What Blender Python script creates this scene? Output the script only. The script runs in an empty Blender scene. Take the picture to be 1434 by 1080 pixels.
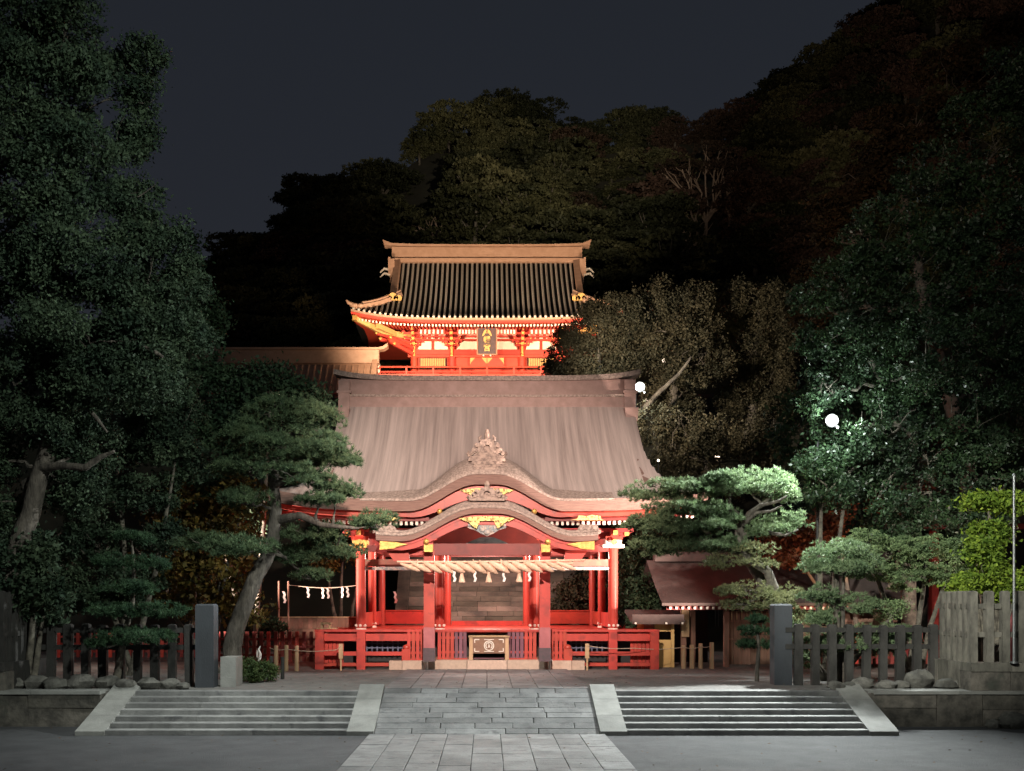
import bpy, math, random
import numpy as np
from mathutils import Vector, Matrix

# ---------------------------------------------------------------- camera, sky, lights
sc = bpy.context.scene
C = sc.collection
random.seed(7)
RNG = np.random.default_rng(7)
EYE = 2.05
cam_data = bpy.data.cameras.new('camera')
cam_data.sensor_width = 36.0
cam_data.lens = 1500 / 1434 * 36.0
cam_data.shift_x = 35 / 1434
cam_data.shift_y = 303 / 1434
cam_data.clip_start = 0.1
cam_data.clip_end = 2000
cam = bpy.data.objects.new('camera', cam_data)
C.objects.link(cam)
cam.location = (0, 0, EYE)
cam.rotation_euler = (math.radians(90), 0, 0)
sc.camera = cam

sc.view_settings.view_transform = 'Standard'
sc.view_settings.look = 'None'
sc.view_settings.exposure = 0.22
sc.view_settings.gamma = 1.0
sc.view_settings.use_curve_mapping = False
sc.render.engine = 'CYCLES'
sc.cycles.use_denoising = True
sc.cycles.max_bounces = 5
sc.cycles.diffuse_bounces = 3
sc.cycles.glossy_bounces = 2
sc.cycles.transmission_bounces = 2
sc.cycles.transparent_max_bounces = 4
sc.cycles.caustics_reflective = False
sc.cycles.caustics_refractive = False
sc.cycles.sample_clamp_indirect = 4.0

SUN_EL, SUN_ROT = 12.0, 200.0
world = bpy.data.worlds.new('World')
sc.world = world
world.use_nodes = True
wn = world.node_tree
for n in list(wn.nodes):
    wn.nodes.remove(n)
wo = wn.nodes.new('ShaderNodeOutputWorld')
bg = wn.nodes.new('ShaderNodeBackground')
bg2 = wn.nodes.new('ShaderNodeBackground')
add = wn.nodes.new('ShaderNodeAddShader')
sky = wn.nodes.new('ShaderNodeTexSky')
sky.sky_type = 'NISHITA'
sky.sun_disc = False
sky.sun_elevation = math.radians(SUN_EL)
sky.sun_rotation = math.radians(SUN_ROT)
bg.inputs['Strength'].default_value = 0.0012      # moonlit night: the sky is nearly black
# the glow of a town on a night sky, a little warmer towards the horizon
tc = wn.nodes.new('ShaderNodeTexCoord'); sx = wn.nodes.new('ShaderNodeSeparateXYZ'); rp_ = wn.nodes.new('ShaderNodeValToRGB')
rp_.color_ramp.elements[0].position = 0.05; rp_.color_ramp.elements[0].color = (0.66, 0.66, 0.86, 1)
rp_.color_ramp.elements[1].position = 0.65; rp_.color_ramp.elements[1].color = (0.46, 0.54, 0.70, 1)
wn.links.new(tc.outputs['Generated'], sx.inputs[0]); wn.links.new(sx.outputs['Z'], rp_.inputs['Fac']); wn.links.new(rp_.outputs[0], bg2.inputs['Color'])
bg2.inputs['Strength'].default_value = 0.0235
wn.links.new(sky.outputs[0], bg.inputs['Color'])
wn.links.new(bg.outputs[0], add.inputs[0])
wn.links.new(bg2.outputs[0], add.inputs[1])
wn.links.new(add.outputs[0], wo.inputs['Surface'])

def light(name, kind, loc, target, power, color, size=0.15, angle=60, blend=0.6):
    d = bpy.data.lights.new(name, kind)
    d.energy = power
    d.color = color
    if kind == 'SPOT':
        d.spot_size = math.radians(angle)
        d.spot_blend = blend
    if kind == 'SUN':
        d.angle = math.radians(0.5)
    else:
        d.shadow_soft_size = size
    o = bpy.data.objects.new(name, d)
    C.objects.link(o)
    o.location = loc
    v = Vector(target) - Vector(loc)
    o.rotation_euler = v.to_track_quat('-Z', 'Y').to_euler()
    return o

# the moon (same direction as the sky's), hardly felt
sd = Vector((math.sin(math.radians(SUN_ROT)) * math.cos(math.radians(SUN_EL)),
             math.cos(math.radians(SUN_ROT)) * math.cos(math.radians(SUN_EL)), math.sin(math.radians(SUN_EL))))
light('moon', 'SUN', sd * 50, (0, 0, 0), 0.006, (0.85, 0.9, 1.0))

PINK = (1.0, 0.78, 0.66)
AMBER = (1.0, 0.56, 0.27)
GATE = (1.0, 0.70, 0.44)
COOL = (0.93, 1.0, 0.90)
# floodlights on the dance hall: two low ones at the sides of the court, one high on the axis
light('hall_flood', 'SPOT', (-10.6, 32.9, 0.7), (1.0, 36.8, 8.8), 20000, PINK, 0.12, 56, 0.9)
light('hall_flood', 'SPOT', (9.2, 29.9, 0.8), (-1.0, 36.8, 8.6), 16500, PINK, 0.12, 56, 0.9)
light('hall_flood', 'SPOT', (0.0, 14.0, 10.0), (0, 33.8, 4.4), 19000, PINK, 0.2, 42, 0.6)
# fill light added under the hall ceiling to brighten low walls and floor
light('hall_fill_light', 'POINT', (0.0, 37.4, 3.7), (0, 37, 0), 800, PINK, 0.3)
# fill light added under the back eave to brighten the foot of the stairway
light('stairway_fill_light', 'SPOT', (0.0, 41.6, 3.7), (0, 45.5, 1.6), 430, PINK, 0.1, 120, 0.8)
# gate tower floodlights on the upper terrace; the roof spot hangs unseen above the hall
light('gate_flood', 'SPOT', (-5.0, 53.0, 14.2), (-1.5, 61.5, 18.2), 6000, GATE, 0.3, 110, 0.8)
light('gate_flood', 'SPOT', (5.0, 53.0, 14.2), (1.5, 61.5, 18.2), 6000, GATE, 0.3, 110, 0.8)
light('gate_roof_flood', 'SPOT', (-3.0, 40.0, 11.6), (0, 63, 20.8), 6500, GATE, 0.3, 46, 0.8)
light('conifer_fill_light', 'SPOT', (3.0, 40.5, 12.0), (11.6, 50.5, 13.2), 6500, (1.0, 0.80, 0.62), 0.3, 84, 0.9)  # spot added in mid-air above the hall to brighten the conifers
# inferred approach lamps, out of view; two more spots added for the right trees
light('unseen_approach_spot', 'SPOT', (7.0, 5.0, 14.0), (-10.0, 26, 7.0), 13000, COOL, 0.3, 50, 0.8)
light('unseen_approach_spot', 'SPOT', (-5.0, 3.0, 13.0), (11.0, 28, 4.6), 3200, COOL, 0.3, 40, 0.8)
light('unseen_approach_spot', 'SPOT', (-3.0, 3.0, 12.0), (11.4, 28.6, 2.7), 34000, (1.0, 1.0, 0.88), 0.3, 21, 0.8)  # narrow beam added to brighten the clipped tree and lime shrubs
light('unseen_approach_spot', 'SPOT', (0.0, 3.0, 12.0), (13.8, 36, 15.0), 3200, (1.0, 0.86, 0.66), 0.3, 24, 0.9)  # beam added to bring up the otherwise unlit autumn tree
# the mast lamp seen among the right trees throws its light down over the steps
light('mast_flood', 'SPOT', (9.5, 29.4, 7.1), (-2.0, 17.8, -0.8), 12500, (0.94, 1.0, 0.97), 0.2, 112, 0.9)
light('unseen_approach_spot', 'SPOT', (-3.5, 20.5, 12.0), (-1.5, 23.2, -0.4), 5600, (0.95, 1.0, 0.95), 0.3, 88, 0.9)  # overhead spot added in mid-air for even light on steps and ground
# fill lights added behind both fences for the amber and pink glow
light('fence_fill_light', 'SPOT', (11.6, 31.6, 0.5), (9.6, 34.2, 4.6), 420, AMBER, 0.1, 75, 0.8)
light('fence_fill_light', 'POINT', (13.4, 30.2, 2.3), (13, 30, 0), 210, PINK, 0.15)
light('fence_fill_light', 'POINT', (-12.2, 33.4, 2.2), (-12, 33, 0), 110, PINK, 0.15)
# unseen spots added in mid-air to brighten the wooded hill
light('hill_fill_light', 'SPOT', (8.0, 44.0, 26.0), (5, 118, 55), 85000, (1.0, 0.85, 0.62), 0.5, 37, 1.0)
light('hill_fill_light', 'SPOT', (14.0, 46.0, 22.0), (50, 105, 52), 24000, (1.0, 0.80, 0.58), 0.5, 46, 1.0)
# ---------------------------------------------------------------- helpers
def P(X, Y, D):
    """The world point at distance D that the photograph shows at X, Y."""
    return Vector(((X - 682) / 1500 * D, D, EYE + (843 - Y) / 1500 * D))

class MB:
    def __init__(s):
        s.v = []; s.f = []; s.m = []
    def add(s, vs, fs, mi=0):
        o = len(s.v)
        s.v.extend([tuple(p) for p in vs])
        s.f.extend([tuple(i + o for i in f) for f in fs])
        s.m.extend([mi] * len(fs))
        return s
    def box(s, c, d, rz=0, mi=0, ry=0, rx=0, taper=1.0):
        x, y, z = d[0] / 2, d[1] / 2, d[2] / 2
        R = Matrix.Rotation(rz, 3, 'Z') @ Matrix.Rotation(ry, 3, 'Y') @ Matrix.Rotation(rx, 3, 'X')
        vs = []
        for k in (-1, 1):
            t = taper if k == 1 else 1.0
            for a, b in ((-1, -1), (1, -1), (1, 1), (-1, 1)):
                vs.append(Vector(c) + R @ Vector((a * x * t, b * y * t, k * z)))
        return s.add(vs, [(3, 2, 1, 0), (4, 5, 6, 7), (0, 1, 5, 4), (1, 2, 6, 5), (2, 3, 7, 6), (3, 0, 4, 7)], mi)
    def b2(s, x0, x1, y0, y1, z0, z1, mi=0):
        return s.box(((x0 + x1) / 2, (y0 + y1) / 2, (z0 + z1) / 2), (x1 - x0, y1 - y0, z1 - z0), mi=mi)
    def tube(s, pts, rad, n=8, mi=0, cap=True):
        pts = [Vector(p) for p in pts]
        if not hasattr(rad, '__len__'):
            rad = [rad] * len(pts)
        vs = []; u = None
        for i, p in enumerate(pts):
            t = (pts[min(i + 1, len(pts) - 1)] - pts[max(i - 1, 0)]).normalized()
            if u is None:
                u = t.orthogonal().normalized()
            else:
                u = (u - t * u.dot(t))
                u = u.normalized() if u.length > 1e-6 else t.orthogonal().normalized()
            w = t.cross(u)
            for k in range(n):
                a = 2 * math.pi * k / n
                vs.append(p + (u * math.cos(a) + w * math.sin(a)) * rad[i])
        fs = []
        for i in range(len(pts) - 1):
            for k in range(n):
                a, b = i * n + k, i * n + (k + 1) % n
                fs.append((a, b, b + n, a + n))
        if cap:
            fs.append(tuple(range(n - 1, -1, -1)))
            fs.append(tuple((len(pts) - 1) * n + k for k in range(n)))
        return s.add(vs, fs, mi)
    def cyl(s, p0, p1, r0, r1=None, n=12, mi=0):
        return s.tube([p0, p1], [r0, r0 if r1 is None else r1], n, mi)
    def ball(s, c, r, n=8, m=6, mi=0, jit=0, rnd=random):
        if not hasattr(r, '__len__'):
            r = (r, r, r)
        vs = [(c[0], c[1], c[2] - r[2])]
        for i in range(1, m):
            a = math.pi * i / m
            for k in range(n):
                b = 2 * math.pi * k / n
                q = 1 + (rnd.uniform(-jit, jit) if jit else 0)
                vs.append((c[0] + r[0] * q * math.sin(a) * math.cos(b), c[1] + r[1] * q * math.sin(a) * math.sin(b), c[2] - r[2] * q * math.cos(a)))
        vs.append((c[0], c[1], c[2] + r[2]))
        fs = [(0, 1 + (k + 1) % n, 1 + k) for k in range(n)]
        for i in range(m - 2):
            for k in range(n):
                a = 1 + i * n + k; b = 1 + i * n + (k + 1) % n
                fs.append((a, b, b + n, a + n))
        L = len(vs) - 1
        fs += [(L, 1 + (m - 2) * n + k, 1 + (m - 2) * n + (k + 1) % n) for k in range(n)]
        return s.add(vs, fs, mi)
    def prism(s, outline, y0, y1, mi=0):
        """outline: (x, z) points of a polygon facing the viewer, extruded from y0 back to y1"""
        n = len(outline)
        vs = [(x, y0, z) for x, z in outline] + [(x, y1, z) for x, z in outline]
        fs = [tuple(range(n)), tuple(range(2 * n - 1, n - 1, -1))]
        fs += [((i + 1) % n, i, i + n, (i + 1) % n + n) for i in range(n)]
        return s.add(vs, fs, mi)
    def ribbon(s, xs, zt, zb, y0, y1, mi=0):
        """a strip across x between two curves, y0 (front) to y1 (back)"""
        n = len(xs); vs = []
        for x, t, b in zip(xs, zt, zb):
            vs += [(x, y0, b), (x, y0, t), (x, y1, t), (x, y1, b)]
        fs = []
        for i in range(n - 1):
            for k in range(4):
                a, b = i * 4 + k, i * 4 + (k + 1) % 4
                fs.append((a, b, b + 4, a + 4))
        fs += [(0, 3, 2, 1), tuple((n - 1) * 4 + k for k in range(4))]
        return s.add(vs, fs, mi)
    def sheet(s, grid, mi=0):
        nu, nv = len(grid), len(grid[0])
        vs = [p for row in grid for p in row]
        fs = [(i * nv + j, (i + 1) * nv + j, (i + 1) * nv + j + 1, i * nv + j + 1) for i in range(nu - 1) for j in range(nv - 1)]
        return s.add(vs, fs, mi)
    def mesh(s, name, off=(0, 0, 0), mats=(), smooth=False):
        me = bpy.data.meshes.new(name)
        ox, oy, oz = off
        me.from_pydata([(x - ox, y - oy, z - oz) for x, y, z in s.v], [], s.f)
        if len(set(s.m)) > 1:
            me.polygons.foreach_set('material_index', s.m)
        for m_ in mats:
            me.materials.append(m_)
        if smooth:
            me.polygons.foreach_set('use_smooth', [True] * len(me.polygons))
            try:
                me.set_sharp_from_angle(angle=math.radians(42))
            except Exception:
                pass
        me.update()
        return me

def world_of(o):
    v = Vector((0, 0, 0))
    while o is not None:
        v += o.location; o = o.parent
    return v

def setp(o, label=None, cat=None, group=None, kind=None):
    for k, val in (('label', label), ('category', cat), ('group', group), ('kind', kind)):
        if val:
            o[k] = val
    return o

def thing(name, loc, label, cat, group=None):
    o = bpy.data.objects.new(name, None)
    C.objects.link(o)
    o.location = loc
    o.empty_display_size = 0.2
    return setp(o, label, cat, group)

def obj(name, mb, mats, parent=None, at=None, smooth=False, label=None, kind=None):
    """one mesh object; the mesh is given in world coordinates. at: where its own origin goes"""
    mats = mats if isinstance(mats, (list, tuple)) else (mats,)
    base = Vector(at) if at is not None else (world_of(parent) if parent else Vector((0, 0, 0)))
    o = bpy.data.objects.new(name, mb.mesh(name, base, mats, smooth))
    C.objects.link(o)
    if parent:
        o.parent = parent
        o.location = base - world_of(parent)
    else:
        o.location = base
    return setp(o, label, kind=kind)

def solo(name, mb, mats, at, label, cat, group=None, smooth=False):
    return setp(obj(name, mb, mats, None, at, smooth), label, cat, group)

def inst(name, me, parent, loc, rot=(0, 0, 0), scale=(1, 1, 1)):
    """one more object that shares the mesh me; loc in world coordinates"""
    o = bpy.data.objects.new(name, me)
    C.objects.link(o)
    if parent:
        o.parent = parent
        loc = Vector(loc) - world_of(parent)
    o.location = loc; o.rotation_euler = rot; o.scale = scale
    return o

KIDS = {}
def copy_tree(o, parent=None, loc=None, rz=None, scale=None, kids=None):
    if kids is None:
        kids = {}
        for q in bpy.data.objects:
            if q.parent:
                kids.setdefault(q.parent.name, []).append(q)
    c = o.copy(); C.objects.link(c)
    if parent: c.parent = parent
    if loc is not None: c.location = loc
    if rz is not None: c.rotation_euler = (0, 0, rz)
    if scale is not None: c.scale = (scale,) * 3
    for ch in kids.get(o.name, []):
        copy_tree(ch, c, kids=kids)
    return c

def structure(name, mb, m, smooth=False):
    return obj(name, mb, m, None, (0, 0, 0), smooth, kind='structure')

# ---------------------------------------------------------------- materials
def mat(name, c1, c2=None, scale=3.0, rough=0.8, bump=0.0, bscale=25.0, metal=0.0, stretch=(1, 1, 1),
        island=0.0, rnd=0.0, emit=None, estr=0.0, trans=0.0, detail=6.0, coat=0.0, spot=None, lo=0.35, hi=0.65):
    m = bpy.data.materials.new(name)
    m.use_nodes = True
    nt = m.node_tree
    b = nt.nodes['Principled BSDF']
    b.inputs['Roughness'].default_value = rough
    b.inputs['Metallic'].default_value = metal
    if coat:
        b.inputs['Coat Weight'].default_value = coat
        b.inputs['Coat Roughness'].default_value = 0.15
    L = nt.links.new
    geo = nt.nodes.new('ShaderNodeNewGeometry')
    mp = nt.nodes.new('ShaderNodeMapping')
    mp.inputs['Scale'].default_value = stretch
    L(geo.outputs['Position'], mp.inputs['Vector'])
    no = nt.nodes.new('ShaderNodeTexNoise')
    no.inputs['Scale'].default_value = scale
    no.inputs['Detail'].default_value = detail
    no.inputs['Roughness'].default_value = 0.62
    L(mp.outputs[0], no.inputs['Vector'])
    cr = nt.nodes.new('ShaderNodeValToRGB')
    cr.color_ramp.elements[0].position = lo
    cr.color_ramp.elements[1].position = hi
    c2 = c2 or tuple(x * 0.7 for x in c1)
    cr.color_ramp.elements[0].color = (*c2, 1)
    cr.color_ramp.elements[1].color = (*c1, 1)
    L(no.outputs['Fac'], cr.inputs['Fac'])
    out = cr.outputs['Color']
    if spot:                                   # (colour, scale, threshold): stains with a shape of their own
        n2 = nt.nodes.new('ShaderNodeTexNoise'); n2.inputs['Scale'].default_value = spot[1]; n2.inputs['Detail'].default_value = 5
        L(geo.outputs['Position'], n2.inputs['Vector'])
        r2 = nt.nodes.new('ShaderNodeValToRGB'); r2.color_ramp.elements[0].position = spot[2]; r2.color_ramp.elements[1].position = spot[2] + 0.12
        L(n2.outputs['Fac'], r2.inputs['Fac'])
        mx = nt.nodes.new('ShaderNodeMixRGB'); mx.inputs['Color2'].default_value = (*spot[0], 1)
        L(r2.outputs['Color'], mx.inputs['Fac']); L(out, mx.inputs['Color1']); out = mx.outputs['Color']
    for amount, sock in ((island, geo.outputs['Random Per Island']), (rnd, None)):
        if not amount:
            continue
        if sock is None:
            oi = nt.nodes.new('ShaderNodeObjectInfo'); sock = oi.outputs['Random']
        mr = nt.nodes.new('ShaderNodeMapRange')
        mr.inputs['To Min'].default_value = 1 - amount
        mr.inputs['To Max'].default_value = 1 + amount
        L(sock, mr.inputs['Value'])
        hs = nt.nodes.new('ShaderNodeHueSaturation')
        L(mr.outputs[0], hs.inputs['Value']); L(out, hs.inputs['Color'])
        mh = nt.nodes.new('ShaderNodeMapRange')
        mh.inputs['To Min'].default_value = 0.5 + 0.035 * amount; mh.inputs['To Max'].default_value = 0.5 - 0.035 * amount
        L(sock, mh.inputs['Value']); L(mh.outputs[0], hs.inputs['Hue'])
        out = hs.outputs['Color']
    L(out, b.inputs['Base Color'])
    if bump:
        nb = nt.nodes.new('ShaderNodeTexNoise')
        nb.inputs['Scale'].default_value = bscale
        nb.inputs['Detail'].default_value = 5
        L(mp.outputs[0], nb.inputs['Vector'])
        bp = nt.nodes.new('ShaderNodeBump')
        bp.inputs['Strength'].default_value = min(1.0, bump)
        bp.inputs['Distance'].default_value = 0.03
        L(nb.outputs['Fac'], bp.inputs['Height'])
        L(bp.outputs[0], b.inputs['Normal'])
    if emit:
        b.inputs['Emission Color'].default_value = (*emit, 1)
        b.inputs['Emission Strength'].default_value = estr
    if trans:
        tr = nt.nodes.new('ShaderNodeBsdfTranslucent')
        L(out, tr.inputs['Color'])
        ms = nt.nodes.new('ShaderNodeMixShader')
        ms.inputs[0].default_value = trans
        L(b.outputs[0], ms.inputs[1]); L(tr.outputs[0], ms.inputs[2])
        L(ms.outputs[0], nt.nodes['Material Output'].inputs['Surface'])
    return m

M = {}
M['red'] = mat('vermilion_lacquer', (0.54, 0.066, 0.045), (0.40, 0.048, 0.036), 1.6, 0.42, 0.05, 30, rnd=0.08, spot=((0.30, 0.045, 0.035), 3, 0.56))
M['red_dark'] = mat('dimmed_vermilion', (0.24, 0.034, 0.028), (0.16, 0.025, 0.022), 2.5, 0.5, 0.1, 30, rnd=0.15)  # vermilion dimmed by colour: shade under eaves and indoors painted in
M['red_round'] = mat('glossy_vermilion', (0.52, 0.075, 0.055), (0.44, 0.06, 0.045), 2.0, 0.34, coat=0.25)
M['red_round'].node_tree.nodes['Principled BSDF'].inputs['Specular IOR Level'].default_value = 0.3
M['gate_red'] = mat('gate_vermilion', (0.60, 0.065, 0.04), (0.50, 0.05, 0.032), 2.5, 0.5, rnd=0.1)
M['plum'] = mat('grey_plum', (0.22, 0.10, 0.13), (0.16, 0.06, 0.09), 6, 0.7, rnd=0.2)  # greyish plum tone for some pickets and the box shelf
M['gold'] = mat('gilt_brass', (0.80, 0.50, 0.14), (0.55, 0.33, 0.10), 14, 0.42, 0.4, 60, metal=0.55)
M['gold_flat'] = mat('gold_paint', (0.62, 0.41, 0.15), (0.52, 0.33, 0.12), 8, 0.5)
M['gilt_cut'] = mat('pierced_gilt', (0.85, 0.62, 0.22), (0.20, 0.13, 0.05), 16, 0.45, 0.6, 30, metal=0.4, lo=0.42, hi=0.5)
M['white_cap'] = mat('white_paint', (0.80, 0.74, 0.66), (0.72, 0.64, 0.56), 10, 0.6)
M['plaster'] = mat('white_plaster', (0.82, 0.78, 0.68), (0.74, 0.70, 0.60), 4, 0.8)
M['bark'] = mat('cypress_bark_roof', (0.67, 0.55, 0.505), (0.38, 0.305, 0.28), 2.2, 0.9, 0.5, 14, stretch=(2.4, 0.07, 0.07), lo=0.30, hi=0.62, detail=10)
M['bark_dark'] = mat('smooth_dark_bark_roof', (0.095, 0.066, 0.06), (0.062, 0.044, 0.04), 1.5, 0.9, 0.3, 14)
M['bark_edge'] = mat('cut_bark_eave', (0.34, 0.21, 0.17), (0.22, 0.13, 0.11), 6, 0.9, 0.6, 30, stretch=(0.4, 1, 5))
M['bark_pale'] = mat('pale_speckled_bark', (0.54, 0.42, 0.36), (0.30, 0.23, 0.20), 14, 0.9, 0.8, 30, lo=0.4, hi=0.6)  # paler, speckled bark tone for rims and ridge mouldings
M['copper'] = mat('ridge_copper', (0.43, 0.28, 0.245), (0.33, 0.21, 0.18), 3, 0.6, 0.2, 20)
M['carved'] = mat('relief_toned_copper', (0.46, 0.34, 0.28), (0.19, 0.135, 0.115), 9, 0.55, 0.7, 40, lo=0.36, hi=0.58)  # dark and pale mottle paints in the carved relief that flat light loses
M['carved_paint'] = mat('painted_carving', (0.60, 0.50, 0.44), (0.28, 0.32, 0.34), 9, 0.7, 0.6, 40, lo=0.45, hi=0.55)
M['grey_green'] = mat('grey_green_carving', (0.22, 0.26, 0.26), (0.13, 0.16, 0.17), 7, 0.7, 0.4, 30)
M['pink_beam'] = mat('painted_pale_beam', (0.42, 0.17, 0.13), (0.27, 0.22, 0.15), 4, 0.7, lo=0.4, hi=0.5)
M['tile'] = mat('round_roof_tile', (0.46, 0.44, 0.41), (0.33, 0.31, 0.29), 8, 0.5, 0.2, 30, rnd=0.15)
M['tile_bed'] = mat('flat_roof_tile', (0.010, 0.010, 0.011), (0.007, 0.007, 0.007), 8, 0.95)  # near-black: shade between the tile rows put into the colour
M['ridge_gate'] = mat('gate_ridge_copper', (0.42, 0.27, 0.20), (0.34, 0.21, 0.15), 3, 0.6)
M['black'] = mat('black_backing', (0.02, 0.018, 0.02), (0.012, 0.012, 0.014), 8, 0.5)  # near-black for backings behind lattice, window and counter
M['blue_grey'] = mat('blue_grey_lattice', (0.13, 0.14, 0.22), (0.08, 0.09, 0.14), 8, 0.7)
M['iron'] = mat('dark_bronze_sleeve', (0.11, 0.07, 0.085), (0.07, 0.06, 0.065), 8, 0.5, 0.2, 40, metal=0.3)
M['sleeve'] = mat('faded_sleeve', (0.42, 0.13, 0.14), (0.34, 0.10, 0.11), 6, 0.45)
M['wood_pale'] = mat('pale_planed_wood', (0.58, 0.40, 0.24), (0.46, 0.30, 0.17), 3, 0.75, 0.2, 30, stretch=(4, 4, 0.6), rnd=0.15)
M['wood_brown'] = mat('brown_wood', (0.30, 0.16, 0.11), (0.20, 0.105, 0.075), 3, 0.75, 0.3, 30, stretch=(4, 4, 0.5), rnd=0.2)
M['wood_box'] = mat('box_wood', (0.30, 0.17, 0.11), (0.22, 0.12, 0.08), 5, 0.6, 0.2, 30)
M['yellow_wood'] = mat('yellow_panel', (0.72, 0.50, 0.20), (0.64, 0.42, 0.16), 3, 0.7)
M['straw'] = mat('rice_straw', (0.85, 0.57, 0.42), (0.66, 0.42, 0.29), 18, 0.85, 0.6, 60, rnd=0.12)
M['paper'] = mat('white_paper', (0.82, 0.76, 0.72), (0.78, 0.70, 0.66), 6, 0.8)
M['rope'] = mat('pale_rope', (0.55, 0.44, 0.34), (0.42, 0.33, 0.25), 40, 0.9)
M['stone_pale'] = mat('pale_granite', (0.58, 0.44, 0.35), (0.48, 0.36, 0.29), 12, 0.8, 0.2, 60, rnd=0.1)
M['stone_step'] = mat('worn_step_stone', (0.25, 0.25, 0.245), (0.15, 0.15, 0.15), 2.2, 0.8, 0.4, 30, rnd=0.18, spot=((0.11, 0.11, 0.115), 3.5, 0.60))
M['stone_path'] = mat('paving_stone', (0.185, 0.186, 0.186), (0.105, 0.106, 0.108), 1.8, 0.72, 0.5, 26, rnd=0.22, spot=((0.085, 0.085, 0.09), 4.5, 0.58))
M['stone_cheek'] = mat('cheek_stone', (0.27, 0.27, 0.255), (0.19, 0.19, 0.18), 2.5, 0.8, 0.3, 30, rnd=0.12)
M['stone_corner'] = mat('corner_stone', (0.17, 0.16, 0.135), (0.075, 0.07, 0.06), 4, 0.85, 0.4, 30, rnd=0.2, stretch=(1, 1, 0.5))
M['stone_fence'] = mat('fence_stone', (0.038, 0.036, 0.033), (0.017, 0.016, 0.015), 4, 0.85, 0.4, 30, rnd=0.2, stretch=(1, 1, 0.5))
M['stone_post'] = mat('gate_post_stone', (0.050, 0.056, 0.066), (0.035, 0.039, 0.046), 2, 0.8, 0.2, 40, stretch=(1, 1, 0.4))
M['stone_wall'] = mat('retaining_stone', (0.15, 0.135, 0.115), (0.045, 0.042, 0.037), 2.8, 0.9, 0.7, 12, rnd=0.25, spot=((0.05, 0.055, 0.045), 2.0, 0.60))
M['boulder'] = mat('river_boulder', (0.15, 0.145, 0.13), (0.055, 0.053, 0.048), 5, 0.9, 0.7, 14, rnd=0.3)
M['asphalt'] = mat('dark_tarmac', (0.080, 0.081, 0.087), (0.046, 0.047, 0.051), 2.2, 0.85, 0.9, 60, detail=14, lo=.3, hi=.72, spot=((0.045, 0.046, 0.05), 0.55, 0.56))
M['plaza'] = mat('fine_gravel_court', (0.20, 0.19, 0.18), (0.13, 0.125, 0.118), 3.0, 0.9, 0.8, 80, detail=14)
M['soil'] = mat('dark_soil', (0.06, 0.05, 0.04), (0.025, 0.022, 0.018), 1.5, 1.0, 0.8, 8)
for _k in ('tile_bed', 'lamp_x'):
    if _k in M: M[_k].node_tree.nodes['Principled BSDF'].inputs['Specular IOR Level'].default_value = 0.05
M['hill'] = mat('forest_floor', (0.03, 0.028, 0.018), (0.012, 0.012, 0.008), 0.4, 1.0)
M['stair_far'] = mat('stone_stair', (0.26, 0.19, 0.15), (0.09, 0.07, 0.06), 1.3, 0.9, 0.6, 20, stretch=(0.5, 1, 1), rnd=0.4)
M['iron_pole'] = mat('galvanised_steel', (0.32, 0.33, 0.34), (0.25, 0.26, 0.27), 10, 0.4, metal=0.8)
M['lamp_glass'] = mat('lit_lamp_glass', (1, 1, 1), (1, 1, 1), 1, 0.3, emit=(0.93, 1.0, 0.97), estr=7)
M['lamp_body'] = mat('lamp_housing', (0.02, 0.02, 0.02), (0.014, 0.014, 0.014), 5, 0.6)
M['small_lamp'] = mat('lit_lantern', (1, 0.9, 0.8), (1, 0.9, 0.8), 1, 0.3, emit=(1, 0.78, 0.6), estr=5)
M['bark_tree'] = mat('pine_trunk_bark', (0.14, 0.12, 0.10), (0.045, 0.038, 0.032), 6, 0.95, 1.0, 14, stretch=(1.5, 1.5, 0.5))
M['bark_grey'] = mat('grey_trunk_bark', (0.19, 0.17, 0.135), (0.06, 0.052, 0.044), 5, 0.95, 0.8, 16)
M['bark_bare'] = mat('bare_branch_bark', (0.30, 0.22, 0.175), (0.18, 0.13, 0.10), 4, 0.9)
def leafm(name, c, c2, island=0.35, scale=0.8, rough=0.6, trans=0.18, lo=0.35, hi=0.65, rnd=0.0):
    m = mat(name, c, c2, scale, rough, island=island, trans=trans, detail=3, lo=lo, hi=hi, rnd=rnd)
    m.node_tree.nodes['Principled BSDF'].inputs['Specular IOR Level'].default_value = 0.45 if rough < .45 else 0.15
    return m
M['leaf_dark'] = leafm('dark_broad_leaves', (0.050, 0.085, 0.042), (0.030, 0.058, 0.034))
M['leaf_left'] = leafm('cool_green_leaves', (0.062, 0.092, 0.052), (0.026, 0.046, 0.030), 0.4, 1.0)
M['leaf_gloss'] = leafm('glossy_evergreen_leaves', (0.045, 0.085, 0.035), (0.028, 0.05, 0.028), 0.4, rough=0.42)
M['leaf_olive'] = leafm('olive_conifer_leaves', (0.095, 0.085, 0.050), (0.045, 0.045, 0.028), 0.3)
M['leaf_brown'] = leafm('browning_leaves', (0.13, 0.075, 0.035), (0.06, 0.042, 0.022), 0.4)
M['leaf_yellow'] = leafm('yellowing_leaves', (0.20, 0.13, 0.03), (0.07, 0.065, 0.022), 0.45, 1.5)
M['leaf_red'] = leafm('rusty_leaves', (0.19, 0.060, 0.028), (0.10, 0.038, 0.02), 0.35)
M['leaf_lime'] = leafm('lime_green_leaves', (0.22, 0.30, 0.035), (0.11, 0.19, 0.03), 0.35, 1.5)
M['leaf_box'] = leafm('clipped_pale_leaves', (0.27, 0.36, 0.17), (0.11, 0.17, 0.08), 0.3, 1.5)
M['leaf_hedge'] = leafm('azalea_hedge_leaves', (0.07, 0.10, 0.035), (0.04, 0.065, 0.025), 0.4, 3)
M['needle'] = leafm('pine_needles', (0.115, 0.165, 0.082), (0.055, 0.095, 0.052), 0.45, 2)
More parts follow.
